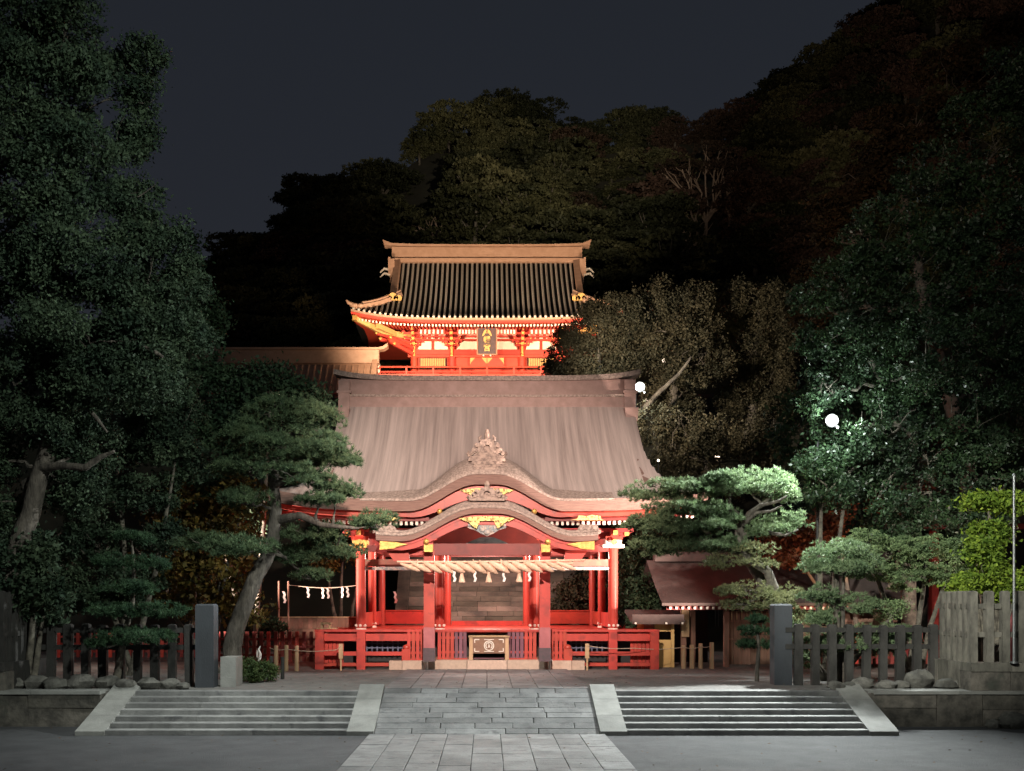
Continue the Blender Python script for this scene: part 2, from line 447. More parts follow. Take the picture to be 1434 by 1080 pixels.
M['needle_light'] = leafm('fresh_pine_needles', (0.175, 0.24, 0.125), (0.095, 0.145, 0.075), 0.4, 2)
M['needle_dark'] = leafm('dark_pine_needles', (0.045, 0.088, 0.042), (0.028, 0.058, 0.034), 0.45, 2)
M['needle_pale'] = leafm('pale_pine_needles', (0.23, 0.24, 0.12), (0.15, 0.17, 0.085), 0.35, 2)
M['hill_leaf'] = leafm('hill_tree_leaves', (0.088, 0.088, 0.042), (0.034, 0.038, 0.020), 0.25, 0.10, lo=0.44, hi=0.60, rnd=0.5)
M['hill_leaf_red'] = leafm('hill_rusty_leaves', (0.085, 0.052, 0.038), (0.04, 0.028, 0.02), 0.25, 0.1, rnd=0.45)

# ---------------------------------------------------------------- foliage
def np_mesh(name, V, nper, m, base):
    """V: (N, nper, 3) separate faces"""
    n = len(V)
    me = bpy.data.meshes.new(name)
    me.vertices.add(n * nper)
    me.vertices.foreach_set('co', (V.reshape(-1, 3) - np.array(base)).astype(np.float32).ravel())
    me.loops.add(n * nper)
    me.loops.foreach_set('vertex_index', np.arange(n * nper, dtype=np.int32))
    me.polygons.add(n)
    me.polygons.foreach_set('loop_start', np.arange(n, dtype=np.int32) * nper)
    me.update(calc_edges=True)
    me.materials.append(m)
    return me

def sphere_dirs(n):
    v = RNG.normal(size=(n, 3))
    return v / np.linalg.norm(v, axis=1)[:, None]

def boughs(lobes, n, f=.42, flat=.75, dist=.78):
    """break each lobe into n smaller boughs on its outside"""
    out = []
    for c, r in lobes:
        for d in sphere_dirs(n):
            k = RNG.uniform(.75, 1.3) * f
            out.append((tuple(np.array(c) + d * np.array(r) * dist * RNG.uniform(.75, 1.1)), (r[0] * k, r[1] * k, r[2] * k * flat)))
    return out

def leaf_quads(pos, size, up=0.35, aspect=0.55):
    n = len(pos)
    nrm = sphere_dirs(n) + np.array([0, -0.25, up]); nrm /= np.linalg.norm(nrm, axis=1)[:, None]
    u = np.cross(nrm, sphere_dirs(n)); u /= np.linalg.norm(u, axis=1)[:, None] + 1e-9
    w = np.cross(nrm, u)
    s = size * RNG.uniform(0.6, 1.35, n)[:, None]
    a = u * s; b = w * s * aspect
    droop = nrm * s * 0.25
    return np.stack([pos - a - droop, pos - b * 0.9, pos + a - droop, pos + b], axis=1)

def blob_points(lobes, nclump, nleaf, clump_r, shell=(0.72, 1.02), zmin=-0.9, squash=0.7):
    """lobes: list of (centre, (rx, ry, rz)); returns leaf positions gathered in clumps on the lobes"""
    vol = np.array([l[1][0] * l[1][2] + l[1][0] * l[1][1] for l in lobes]); vol = vol / vol.sum()
    out = []
    for l, f in zip(lobes, vol):
        k = max(2, int(nclump * f))
        d = sphere_dirs(k * 2)
        d = d[d[:, 2] > zmin][:k]; k = len(d)
        r = RNG.uniform(shell[0], shell[1], k)[:, None]
        c = np.array(l[0]) + d * r * np.array(l[1])
        cr = clump_r * RNG.uniform(0.6, 1.3, k)
        q = RNG.normal(size=(k, nleaf, 3)) * 0.5
        q[:, :, 2] *= squash
        out.append((c[:, None, :] + q * cr[:, None, None]).reshape(-1, 3))
    return np.concatenate(out)

def foliage(name, parent, lobes, m, nclump, nleaf, clump_r, leaf, base=None, **kw):
    up = kw.pop('up', 0.35); aspect = kw.pop('aspect', 0.55)
    pts = blob_points(lobes, nclump, nleaf, clump_r, **kw)
    pts = pts[pts[:, 2] > 0.03] if kw.get('keep', True) else pts
    b = world_of(parent) if parent else base
    me = np_mesh(name, leaf_quads(pts, leaf, up, aspect), 4, m, b)
    o = bpy.data.objects.new(name, me); C.objects.link(o)
    if parent: o.parent = parent
    else: o.location = b
    return o

def needle_pad(parent, c, r, m, tufts, length=0.13, width=0.013, k=16, name='needle_pad', zmin=-0.15, lump=0.35):
    """a cloud pad of pine: tufts of thin needles on the upper side of a flattened lobe"""
    d = sphere_dirs(tufts * 3)
    d = d[d[:, 2] > zmin][:tufts]; n = len(d)
    R = np.array(r)
    # lumps: the pad is a cluster of cushions
    nl = 9
    lc = sphere_dirs(nl) * RNG.uniform(.55, .95, nl)[:, None]; lc[:, 2] *= 0.6
    which = RNG.integers(0, nl + 2, n)
    cen = np.zeros((n, 3)); sca = np.ones((n, 1))
    mk = which < nl
    cen[mk] = lc[which[mk]]; sca[mk] = 0.42
    t = np.array(c) + (cen + d * sca * RNG.uniform(0.78, 1.12, n)[:, None]) * R
    out = d / R; out /= np.linalg.norm(out, axis=1)[:, None]
    ax = out * 0.7 + np.array([0, 0, 0.7]) + RNG.normal(size=(n, 3)) * 0.25
    ax /= np.linalg.norm(ax, axis=1)[:, None]
    nd = ax[:, None, :] + RNG.normal(size=(n, k, 3)) * 0.62
    nd /= np.linalg.norm(nd, axis=2)[:, :, None]
    L = length * RNG.uniform(0.7, 1.2, (n, k, 1))
    side = np.cross(nd, RNG.normal(size=(n, k, 3))); side /= np.linalg.norm(side, axis=2)[:, :, None]
    p = t[:, None, :] + nd * 0.01
    V = np.stack([p - side * width, p + side * width, p + nd * L], axis=2).reshape(-1, 3, 3)
    b = world_of(parent)
    me = np_mesh(name, V, 3, m, b)
    o = bpy.data.objects.new(name, me); C.objects.link(o); o.parent = parent
    return o

def wig(p0, p1, n=6, amp=0.08, sag=0.0, rr=random):
    p0, p1 = Vector(p0), Vector(p1); L = (p1 - p0).length
    out = []
    for i in range(n + 1):
        t = i / n
        q = p0.lerp(p1, t)
        e = math.sin(math.pi * t)
        q += Vector((rr.uniform(-1, 1), rr.uniform(-1, 1), rr.uniform(-1, 1))) * amp * L * e
        q.z += sag * L * e
        out.append(q)
    return out

def limb(mb, p0, p1, r0, r1, amp=0.08, sag=0.0, n=6, sides=7):
    pts = wig(p0, p1, n, amp, sag)
    mb.tube(pts, [r0 + (r1 - r0) * i / n for i in range(n + 1)], sides)
    return pts
# ---------------------------------------------------------------- the ground and the hill
YB, YT = 22.7, 25.0          # foot and head of the steps
ZL = -0.78                   # the lower ground
structure('lower_ground', MB().add([(-260, -60, ZL), (260, -60, ZL), (260, 26, ZL), (-260, 26, ZL)], [(0, 1, 2, 3)]), M['asphalt'])
mb = MB()
mb.add([(-260, 24.62, 0), (-8.72, 24.62, 0), (-8.72, 46, 0), (-260, 46, 0)], [(0, 1, 2, 3)])
mb.add([(-8.72, 25.0, 0), (8.72, 25.0, 0), (8.72, 46, 0), (-8.72, 46, 0)], [(0, 1, 2, 3)])
mb.add([(8.72, 24.62, 0), (260, 24.62, 0), (260, 46, 0), (8.72, 46, 0)], [(0, 1, 2, 3)])
mb.add([(-260, 24.62, ZL), (260, 24.62, ZL), (260, 24.62, 0), (8.72, 24.62, 0), (8.72, 25.0, 0), (-8.72, 25.0, 0), (-8.72, 24.62, 0), (-260, 24.62, 0)], [])
mb.add([(-260, 24.62, ZL), (-8.72, 24.62, ZL), (-8.72, 24.62, 0), (-260, 24.62, 0)], [(0, 1, 2, 3)])
mb.add([(8.72, 24.62, ZL), (260, 24.62, ZL), (260, 24.62, 0), (8.72, 24.62, 0)], [(0, 1, 2, 3)])
structure('court_ground', mb, M['plaza'])

SIL = [(-420, 560), (-100, 440), (120, 400), (280, 348), (330, 328), (430, 264), (520, 206), (600, 160), (680, 134), (735, 124), (790, 136), (830, 156),
       (930, 152), (975, 134), (1020, 134), (1060, 108), (1130, 74), (1180, 40), (1215, 0), (1300, -90), (1434, -170), (1800, -230), (2400, -150)]
YR = 125.0
def crest(x):
    px = 682 + x / YR * 1500
    if px <= SIL[0][0]: py = SIL[0][1]
    elif px >= SIL[-1][0]: py = SIL[-1][1]
    else:
        for (a, b), (c, d) in zip(SIL, SIL[1:]):
            if a <= px <= c:
                py = b + (d - b) * (px - a) / (c - a); break
    return EYE + (843 - py) / 1500 * YR - 4.6
def ground_z(x, y):
    if y < 44: return 0.0
    xe = x * YR / max(y, 76)
    if y < 56:
        t = (y - 44) / 12; z = 12.9 * (t * t * (3 - 2 * t))
        if abs(x) < 5.5: z = min(z, max(0, 12.9 * (y - 43) / 13.5 - 0.7))
    elif y < 76: z = 12.9
    elif y < YR:
        t = (y - 76) / (YR - 76)
        z = 12.9 + (crest(xe) - 12.9) * (0.75 * t + 0.25 * t * t)
    else:
        z = crest(xe) - (y - YR) * 0.35
    return z + (0.6 * math.sin(x * 0.31 + y * 0.17) * min(1, max(0, (y - 76) / 10)))
grid = [[(x, y, ground_z(x, y) - (0.02 if y < 45 else 0)) for y in np.concatenate([np.linspace(44.2, 56, 9), np.linspace(58, 76, 5), np.linspace(79, 125, 14), np.linspace(132, 260, 8)])]
        for x in sorted(list(np.linspace(-200, 200, 101)) + [-5.4, 5.4, -5.6, 5.6])]
structure('hillside', MB().sheet(grid), M['hill'], smooth=True)

# ---------------------------------------------------------------- paving of the approach (every stone its own piece)
path = MB().add([(-2.5, -8, ZL + 0.004), (2.5, -8, ZL + 0.004), (2.5, YB, ZL + 0.004), (-2.5, YB, ZL + 0.004)], [(0, 1, 2, 3)])
path.add([(-2.4, YB, ZL + 0.004), (2.4, YB, ZL + 0.004), (2.4, YT, 0.004), (-2.4, YT, 0.004)], [(0, 1, 2, 3)])
path.add([(-2.4, YT, 0.004), (2.4, YT, 0.004), (2.4, 32.1, 0.004), (-2.4, 32.1, 0.004)], [(0, 1, 2, 3)])
path_o = structure('stone_path', path, M['stone_fence'])
def slab_mesh(seed):
    r = random.Random(seed)
    m_ = MB(); b = 0.5; e = 0.485
    j = lambda: r.uniform(-0.008, 0.008)
    top = [(-e + j(), -e + j(), 1), (e + j(), -e + j(), 1), (e + j(), e + j(), 1), (-e + j(), e + j(), 1)]
    bot = [(x * 1.02, y * 1.02, 0) for x, y, z in top]
    m_.add(bot + [(x, y, 0.8) for x, y, z in bot] + [(x * 0.985, y * 0.985, 1 + r.uniform(-0.03, 0.03)) for x, y, z in top],
           [(8, 9, 10, 11)] + [(i, (i + 1) % 4, (i + 1) % 4 + 4, i + 4) for i in range(4)] + [(i + 4, (i + 1) % 4 + 4, (i + 1) % 4 + 8, i + 8) for i in range(4)])
    return m_.mesh('paving_stone', mats=(M['stone_path'],))
SLABS = [slab_mesh(i) for i in range(4)]
def slab(x0, x1, y0, y1, z, tilt=0.0, h=0.03):
    g = 0.006
    inst('paving_stone', random.choice(SLABS), path_o, ((x0 + x1) / 2, (y0 + y1) / 2, z + random.uniform(-0.004, 0.004)),
         (tilt + random.uniform(-0.003, 0.003), random.uniform(-0.003, 0.003), 0), (x1 - x0 - g, (y1 - y0) / math.cos(tilt) - g, h))
# lower path: nine rows running along the axis, staggered
for k in range(9):
    w = 5.0 / 9
    y = YB - 0.02; first = True
    while y > 11.5:
        l = random.uniform(0.75, 1.25) * (0.6 if first and k % 2 else 1); first = False
        slab(-2.5 + k * w, -2.5 + (k + 1) * w, y - l, y, ZL + 0.006); y -= l
# ramp: courses laid across
SL = math.atan2(-ZL, YT - YB)
nc = 9
for r in range(nc):
    y0 = YB + (YT - YB) * r / nc; y1 = YB + (YT - YB) * (r + 1) / nc
    x = -2.4
    while x < 2.39:
        l = min(random.uniform(0.7, 1.5), 2.4 - x)
        if 2.4 - x - l < 0.35: l = 2.4 - x
        slab(x, x + l, y0, y1, ZL + (y0 + y1 - 2 * YB) / 2 * math.tan(SL) + 0.006, SL); x += l
# upper path
for k in range(8):
    w = 4.8 / 8; y = YT + 0.02
    first = True
    while y < 32.0:
        l = random.uniform(0.9, 1.4) * (0.55 if first and k % 2 else 1); first = False
        l = min(l, 32.05 - y)
        slab(-2.4 + k * w, -2.4 + (k + 1) * w, y, y + l, 0.006); y += l

# ---------------------------------------------------------------- the two flights of steps and their sloping cheeks
def stairs(s, label):
    t = thing('stone_stairs', (s * 5.5, YB, ZL), label, 'stairs', 'flights of steps beside the ramp')
    n = 7; rise = -ZL / n; run = (YT - YB) / n
    for i in range(n):
        z1 = ZL + rise * (i + 1); y0 = YB + run * i
        x = 2.97
        while x < 8.09:
            l = min(random.uniform(1.2, 2.2), 8.1 - x)
            if 8.1 - x - l < 0.6: l = 8.1 - x
            xc = s * (x + l / 2)
            m_ = MB(); e = 0.012
            prof = [(y0, z1 - rise + 0.001), (y0 - 0.0, z1 - e), (y0 + e, z1), (y0 + run + 0.06, z1), (y0 + run + 0.06, z1 - rise)]
            x0, x1 = xc - l / 2 + 0.003, xc + l / 2 - 0.003
            k = len(prof)
            m_.add([(x0, a, b) for a, b in prof] + [(x1, a, b) for a, b in prof],
                   [tuple(range(k - 1, -1, -1)), tuple(range(k, 2 * k))] + [(j, (j + 1) % k, (j + 1) % k + k, j + k) for j in range(k)])
            obj('step_stone', m_, M['stone_step'], t, at=(xc, y0, z1 - rise))
            x += l
    for a, b, nm in ((2.4, 2.97, 'cheek_stone'), (8.1, 8.72, 'cheek_stone')):
        xa, xb = sorted((s * a, s * b))
        nseg = 3
        for k in range(nseg):
            ya = YB - 0.05 + (YT + 0.15 - YB) * k / nseg + 0.004; yb = YB - 0.05 + (YT + 0.15 - YB) * (k + 1) / nseg - 0.004
            za = ZL + max(0, (ya - YB)) * math.tan(SL) + 0.09; zb = ZL + (yb - YB) * math.tan(SL) + 0.09
            m_ = MB().add([(xa, ya, ZL - 0.02), (xb, ya, ZL - 0.02), (xb, yb, ZL - 0.02), (xa, yb, ZL - 0.02), (xa, ya, za), (xb, ya, za), (xb, yb, zb), (xa, yb, zb)],
                          [(3, 2, 1, 0), (4, 5, 6, 7), (0, 1, 5, 4), (1, 2, 6, 5), (2, 3, 7, 6), (3, 0, 4, 7)])
            obj(nm, m_, M['stone_cheek'], t, at=((xa + xb) / 2, ya, ZL))
stairs(-1, 'dim flight of stone steps on the left of the paved ramp')
stairs(1, 'flight of stone steps with bright white edges on the right of the ramp')

# ---------------------------------------------------------------- retaining walls, built of big blocks
def block(m_, x0, x1, y0, y1, z0, z1, j=0.02):
    q = lambda: random.uniform(-j, j)
    v = []
    for z in (z0, z1):
        for x, y in ((x0, y0), (x1, y0), (x1, y1), (x0, y1)):
            v.append((x + q() * 0.5, y + q(), z + (q() * 0.6 if z == z1 else 0)))
    return m_.add(v, [(3, 2, 1, 0), (4, 5, 6, 7), (0, 1, 5, 4), (1, 2, 6, 5), (2, 3, 7, 6), (3, 0, 4, 7)])
def retaining(s, label):
    t = thing('retaining_wall', (s * 9.0, 24.3, ZL), label, 'wall', 'low retaining walls beside the steps')
    x = 8.76
    k = 0
    while x < 20:
        l = (1.55, 1.0, 1.1, 0.9, 1.3)[k % 5] * random.uniform(0.9, 1.1)
        if x < 11.0:
            hs = [(ZL, -0.36), (-0.352, -0.03)] if k != 1 else [(ZL, -0.05)]
        else:
            hs = [(ZL, -0.40), (-0.392, -0.05)]
        for z0, z1 in hs:
            xa, xb = sorted((s * (x + 0.008), s * (x + l - 0.008)))
            obj('wall_stone', block(MB(), xa, xb, 24.28, 24.66, z0, z1), M['stone_wall'], t, at=((xa + xb) / 2, 24.3, z0))
        x += l; k += 1
    xa, xb = sorted((s * 8.76, s * 20))
    # coping slabs
    x = 8.76
    while x < 20:
        l = random.uniform(1.4, 2.0)
        xa, xb = sorted((s * (x + 0.006), s * (x + l - 0.006)))
        obj('coping_stone', block(MB(), xa, xb, 24.24, 24.9, -0.045, 0.03, 0.01), M['stone_cheek'], t, at=((xa + xb) / 2, 24.3, -0.045)); x += l
    return t
retaining(-1, 'low retaining wall of dark blocks left of the left flight of steps')
retaining(1, 'low retaining wall of big pale-topped blocks right of the right flight')

# ---------------------------------------------------------------- stone fences
def picket_mesh(h, w=0.19, d=0.17, mm='stone_fence'):
    m_ = MB(); m_.box((0, 0, h / 2), (w, d, h))
    z = h
    m_.add([(-w / 2, -d / 2, z), (w / 2, -d / 2, z), (w / 2, d / 2, z), (-w / 2, d / 2, z), (-w * .3, -d * .3, z + 0.03), (w * .3, -d * .3, z + 0.03), (w * .3, d * .3, z + 0.03), (-w * .3, d * .3, z + 0.03)],
           [(4, 5, 6, 7), (0, 1, 5, 4), (1, 2, 6, 5), (2, 3, 7, 6), (3, 0, 4, 7)])
    return m_.mesh('picket', mats=(M[mm],))
PICK = picket_mesh(1.5); PICK_T = picket_mesh(1.62, 0.17, 0.17, 'stone_corner'); PICK_L = picket_mesh(1.62, 0.17, 0.17)
def fence(s, x_in, x_out, y, label):
    t = thing('stone_fence', (s * x_in, y, 0), label, 'fence', 'stone picket fences along the court')
    L = abs(x_out - x_in); n = int(L / 0.385)
    for i in range(n):
        x = s * (x_in + 0.32 + i * L / n)
        inst('picket', PICK, t, (x, y, -0.03 + random.uniform(-0.01, 0.015)), (0, random.uniform(-.014, .014), random.uniform(-.06, .06)), (random.uniform(.92, 1.06), 1, random.uniform(.985, 1.015)))
    for z in (0.95, 1.36):
        mid = s * (x_in + L / 2)
        obj('rail', MB().box((mid, y + 0.0, z), (L, 0.09, 0.12)), M['stone_fence'], t, at=(mid, y, z))
    return t
fence(-1, 6.9, 11.1, 26.0, 'dark stone picket fence in shadow left of the left gate post')
fence(1, 7.35, 11.1, 26.4, 'stone picket fence behind boulders right of the right gate post')
def post(x, y, label):
    m_ = MB(); w = 0.44
    m_.box((x, y, 0.98), (w, w, 1.96))
    m_.add([(x - w / 2, y - w / 2, 1.96), (x + w / 2, y - w / 2, 1.96), (x + w / 2, y + w / 2, 1.96), (x - w / 2, y + w / 2, 1.96),
            (x - w * .42, y - w * .42, 2.0), (x + w * .42, y - w * .42, 2.0), (x + w * .42, y + w * .42, 2.0), (x - w * .42, y + w * .42, 2.0)],
           [(4, 5, 6, 7), (0, 1, 5, 4), (1, 2, 6, 5), (2, 3, 7, 6), (3, 0, 4, 7)])
    solo('gate_post', m_, M['stone_post'], (x, y, 0), label, 'post', 'square stone posts at the head of the steps')
post(-6.75, 25.8, 'tall square stone post at the left end of the opening, next to the leaning pine')
post(7.3, 26.6, 'tall square blue-grey stone post at the right end of the opening')
def corner_fence(s, label):
    x0 = 11.15
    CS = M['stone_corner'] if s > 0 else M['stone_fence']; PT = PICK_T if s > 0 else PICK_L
    t = thing('corner_fence', (s * x0, 24.6, 0), label, 'fence', 'taller stone fence corners')
    # stone base: kerb on dark blocks
    for k, (xa, xb) in enumerate(((11.0, 11.9), (11.91, 12.7), (12.71, 13.6), (13.61, 14.6), (14.61, 15.6))):
        a, b = sorted((s * xa, s * xb))
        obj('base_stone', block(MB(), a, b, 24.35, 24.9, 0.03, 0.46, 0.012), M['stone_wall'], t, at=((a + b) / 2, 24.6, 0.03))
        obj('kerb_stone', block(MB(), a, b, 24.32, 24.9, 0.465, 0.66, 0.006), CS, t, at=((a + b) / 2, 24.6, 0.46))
    a, b = sorted((s * 11.0, s * 11.5))
    for k in range(3):
        obj('kerb_stone', block(MB(), a, b, 24.92 + k * 0.62, 25.52 + k * 0.62, 0.03, 0.655, 0.006), CS, t, at=((a + b) / 2, 25.2 + k * 0.62, 0.03))
    for k in range(12):
        inst('picket', PT, t, (s * (x0 + k * 0.37), 24.6, 0.655), (0, 0, random.uniform(-.02, .02)), (1, 1, 1))
    for k in range(5):
        inst('picket', PT, t, (s * x0, 24.93 + k * 0.31, 0.655), (0, 0, random.uniform(-.02, .02)), (.8, .8, 1))
    mid = s * (x0 + 2.1)
    for z in (1.3, 1.95):
        obj('rail', MB().box((mid, 24.62, z), (4.3, 0.08, 0.12)), CS, t, at=(mid, 24.62, z))
        obj('rail', MB().box((s * x0, 25.6, z), (0.08, 1.8, 0.12)), CS, t, at=(s * x0, 25.6, z))
corner_fence(-1, 'taller stone fence corner at the left edge under broadleaf foliage')
corner_fence(1, 'taller stone fence corner on a kerb at the right edge beside the steel pole')

# ---------------------------------------------------------------- boulders
def boulder(x, y, rx, rz, label, group):
    r = random.Random(int(x * 100) + 5)
    m_ = MB(); m_.ball((x, y, rz * 0.72), (rx * 1.08, rx * 0.85, rz), 9, 7, jit=0.17, rnd=r)
    o = solo('boulder', m_, M['boulder'], (x, y, 0), label, 'boulder', group, smooth=True)
    return o
ORD = ('first', 'second', 'third', 'fourth', 'fifth', 'sixth', 'seventh', 'eighth', 'ninth', 'tenth')
xs = 7.95
sizes = [.20, .17, .26, .22, .2, .33, .25, .24, .30]
for i, sz in enumerate(sizes):
    xs += sz
    boulder(xs, 25.15 + 0.15 * ((i * 7) % 3 - 1), sz, sz * (0.62 if sz < .3 else .8), '%s boulder from the steps in the row below the right stone fence' % ORD[i], 'boulders below the right fence')
    xs += sz * 0.82
xs = -6.95
for i, sz in enumerate([.16, .24, .27, .25, .30, .34, .28, .3, .32, .3]):
    xs -= sz
    boulder(xs, 25.2 + 0.12 * ((i * 5) % 3 - 1), sz, sz * 0.6, '%s boulder from the steps in the dim row below the left stone fence' % ORD[i], 'boulders below the left fence')
    xs -= sz * 0.85
for x, y, rx, rz, w_ in ((11.75, 23.95, .30, .22, 'middle'), (12.4, 23.9, .36, .26, 'largest'), (11.35, 24.0, .16, .12, 'smallest')):
    o = boulder(x, y, rx, rz, w_ + ' of three boulders on the lower ground before the wall at the right edge', 'boulders at the right wall foot')
    o.location.z = ZL
# kerb block beside the left post and the clipped hedge behind it
m_ = block(MB(), -6.42, -6.05, 25.8, 26.5, 0.0, 0.72, 0.004)
solo('stone_block', m_, M['stone_cheek'], (-6.3, 26.1, 0), 'pale squared stone block at the foot of the leaning pine', 'block')

# a few fallen leaves blown over the ground
n_ = 260
lp = np.stack([RNG.uniform(-11, 11, n_), RNG.uniform(14, 24.4, n_), np.zeros(n_)], axis=1)
lp[:120, 1] = RNG.uniform(25.1, 31, 120)
lp[120:, 2] = np.where((lp[120:, 1] > 22.6) & (np.abs(lp[120:, 0]) < 8.8), -9, ZL + 0.045)
lp[:120, 2] = 0.045
lp = lp[lp[:, 2] > -5]
fl = bpy.data.objects.new('fallen_leaves', np_mesh('fallen_leaves', leaf_quads(lp, 0.032, 3.0), 4, M['leaf_brown'], (0, 0, 0)))
C.objects.link(fl); setp(fl, 'small brown fallen leaves scattered over the paving', 'fallen leaves', kind='stuff')
# ---------------------------------------------------------------- the open dance hall in front
HB = (0.0, 34.0, 0.0)
hall = thing('dance_hall', HB, 'open vermilion dance hall with a curved bark roof and a wave-shaped porch gable', 'shrine hall')
YE, YRG, HWX, GX = 32.0, 38.4, 6.6, 5.2
def g(u):
    u = abs(u)
    if u >= 1: return 0.0
    u = max(0.0, (u - 0.12) / 0.88)
    return 0.5 + 0.5 * math.cos(math.pi * u)
def prof(d): return 5.12 + 0.40 * d + 0.0405 * d * d
def edge(x):                                      # eave line (top of the bark edge) at the front
    return 5.12 + 0.80 * g(x / 2.35) + 0.34 * (abs(x) / HWX) ** 5
def roof_z(x, y):
    dy = min(y - YE, 2 * YRG - YE - y); dx = HWX - abs(x)
    z = prof(dy)
    if abs(x) > GX: z = min(z, prof(dx) + 1.5 * math.exp(-(abs(x) - GX) / .30) * max(0, 1 - (abs(x) - GX) / 1.4))
    z += 0.34 * (abs(x) / HWX) ** 5 * math.exp(-dy / 2.2)
    if y < YRG:
        lip = 1 - math.exp(-dy / 0.7)
        k = edge(x) + (0.70 * g(x / 3.9) + .04) * lip
        z = max(z, k)
    return z
xs_r = sorted(set([round(v, 3) for v in np.linspace(-HWX, HWX, 133)] + [sg * (GX + q_) for sg in (-1, 1) for q_ in (-.001, .001, .03, .06, .15, .25)]))
ys_r = [YE + v for v in (0, .06, .13, .2, .35, .5, .7, .9, 1.2, 1.6, 2, 2.5, 3, 3.5, 4, 4.5, 5, 5.5, 6, 6.4, 6.8, 7.4, 8.2, 9.2, 10.2, 11.2, 12.0, 12.8)]
top = [[(x, y, roof_z(x, y)) for y in ys_r] for x in xs_r]
rm = MB().sheet(top)
# soffit and the cut edge all round
TH = 0.36
def soff(x, y):
    dy = min(y - YE, 2 * YRG - YE - y)
    return min(roof_z(x, y) - 0.08, edge(x) - TH + 0.06 * max(0, min(dy, 4)) if y < YRG else 5.12 + 0.34 * (abs(x) / HWX) ** 5 - TH)
roof = obj('roof', rm, M['bark'], hall, smooth=True)
bot = [[(x, y, soff(x, y)) for y in (YE, YE + .5, YE + 1, YE + 2, YE + 4, YRG + .1, 2 * YRG - YE)] for x in xs_r]
sm = MB().sheet([list(reversed(r)) for r in bot])
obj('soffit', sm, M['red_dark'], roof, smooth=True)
em = MB()
fx = xs_r
em.sheet([[(x, YE, edge(x) - TH), (x, YE, edge(x))] for x in fx][::-1])
# pale speckled rounded lip along the top of the cut edge
for s in (-1, 1):
    ey = [YE + v for v in np.linspace(0, 2 * (YRG - YE), 20)]
    em.sheet([[(s * HWX, y, soff(s * HWX, y)), (s * HWX, y, roof_z(s * HWX, y))] for y in (ey if s > 0 else ey[::-1])])
obj('eave_edge', em, M['bark_edge'], roof)
lip = MB()
lx = [x for x in fx if abs(x) < 3.9]
lip.sheet([[(x, YE - 0.03, edge(x) - 0.06), (x, YE - 0.015, edge(x) + 0.012)] + [(x, YE + d, roof_z(x, YE + d) + .016) for d in (.12, .3, .55, .55 + .5 * g(x / 4.2))] for x in lx])
obj('wave_gable_rim', lip, M['bark_pale'], roof, smooth=True)
# gable walls at both ends
for s in (-1, 1):
    x = s * (GX - 0.45)
    gy = [YE + v for v in np.linspace(1.2, 2 * (YRG - YE) - 1.2, 16)]
    gm = MB().ribbon([0], [0], [0], 0, 0) if False else MB()
    vs = [(x, y, prof(1.0)) for y in gy] + [(x, y, roof_z(s * (GX - .5), y) - 0.05) for y in gy]
    k = len(gy)
    gm.add(vs, [(i, i + 1, i + 1 + k, i + k) for i in range(k - 1)])
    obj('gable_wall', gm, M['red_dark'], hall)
    bm_ = MB()
    vs = []
    for y in gy:
        z = roof_z(s * (GX - .01), y)
        vs += [(s * (GX - 0.02), y, z - 0.42), (s * (GX - 0.02), y, z - 0.01), (s * (GX - 0.30), y, z - 0.01), (s * (GX - 0.30), y, z - 0.42)]
    fs = []
    for i in range(k - 1):
        for q in range(4):
            fs.append((i * 4 + q, i * 4 + (q + 1) % 4, (i + 1) * 4 + (q + 1) % 4, (i + 1) * 4 + q))
    bm_.add(vs, fs)
    obj('gable_board', bm_, M['bark_edge'], hall)
# ridge: a long box in two courses with an upswept cap
RZ = prof(YRG - YE) - 0.05
rb = MB()
def rbend(x): return 0.10 * (abs(x) / 5.4) ** 4
xr = list(np.linspace(-5.2, 5.2, 27))
rb.ribbon(xr, [RZ + 0.06 + rbend(x) * .3 for x in xr], [RZ - 0.5 for x in xr], YRG - 0.42, YRG + 0.42)
rb.ribbon(xr, [RZ + 0.62 + rbend(x) for x in xr], [RZ + 0.06 + rbend(x) * .3 for x in xr], YRG - 0.30, YRG + 0.30)
ridge = obj('ridge', rb, M['copper'], hall)
cp = MB(); xc = list(np.linspace(-5.45, 5.45, 33))
cb = lambda x: 0.22 * (abs(x) / 5.4) ** 6
cp.ribbon(xc, [RZ + 0.80 + cb(x) for x in xc], [RZ + 0.625 + cb(x) for x in xc], YRG - 0.38, YRG + 0.38)
obj('ridge_cap', cp, M['bark_pale'], ridge)
cp = MB(); cp.ribbon(xr, [RZ + 0.10 + rbend(x) * .3 for x in xr], [RZ + 0.02 + rbend(x) * .3 for x in xr], YRG - 0.47, YRG + 0.47)
obj('ridge_moulding', cp, M['bark_pale'], ridge)
for s in (-1, 1):
    e = MB()
    e.b2(s * 5.06 - .2, s * 5.06 + .2, YRG - .52, YRG + .52, RZ - 0.45, RZ + 0.62)
    e.b2(s * 5.06 - .25, s * 5.06 + .25, YRG - .56, YRG + .56, RZ + 0.15, RZ + 0.24)
    e.prism([(s * 5.06 - .2, RZ - .9), (s * 5.06 + .2, RZ - .9), (s * 5.06 + .24, RZ - .44), (s * 5.06 - .24, RZ - .44)], YRG - .95, YRG - .45)
    obj('ridge_end', e, M['copper'], ridge)
# red board following the eave and the wave
bx = [x for x in fx if abs(x) < 6.35]
bt = [edge(x) - TH - 0.005 for x in bx]
bb = [edge(x) - TH - 0.15 - 0.27 * g(x / 2.7) for x in bx]
board = obj('bargeboard', MB().ribbon(bx, bt, bb, YE + 0.16, YE + 0.28), M['red'], hall)
bt2 = [edge(x) - TH - 0.16 for x in bx if abs(x) > 1.9]
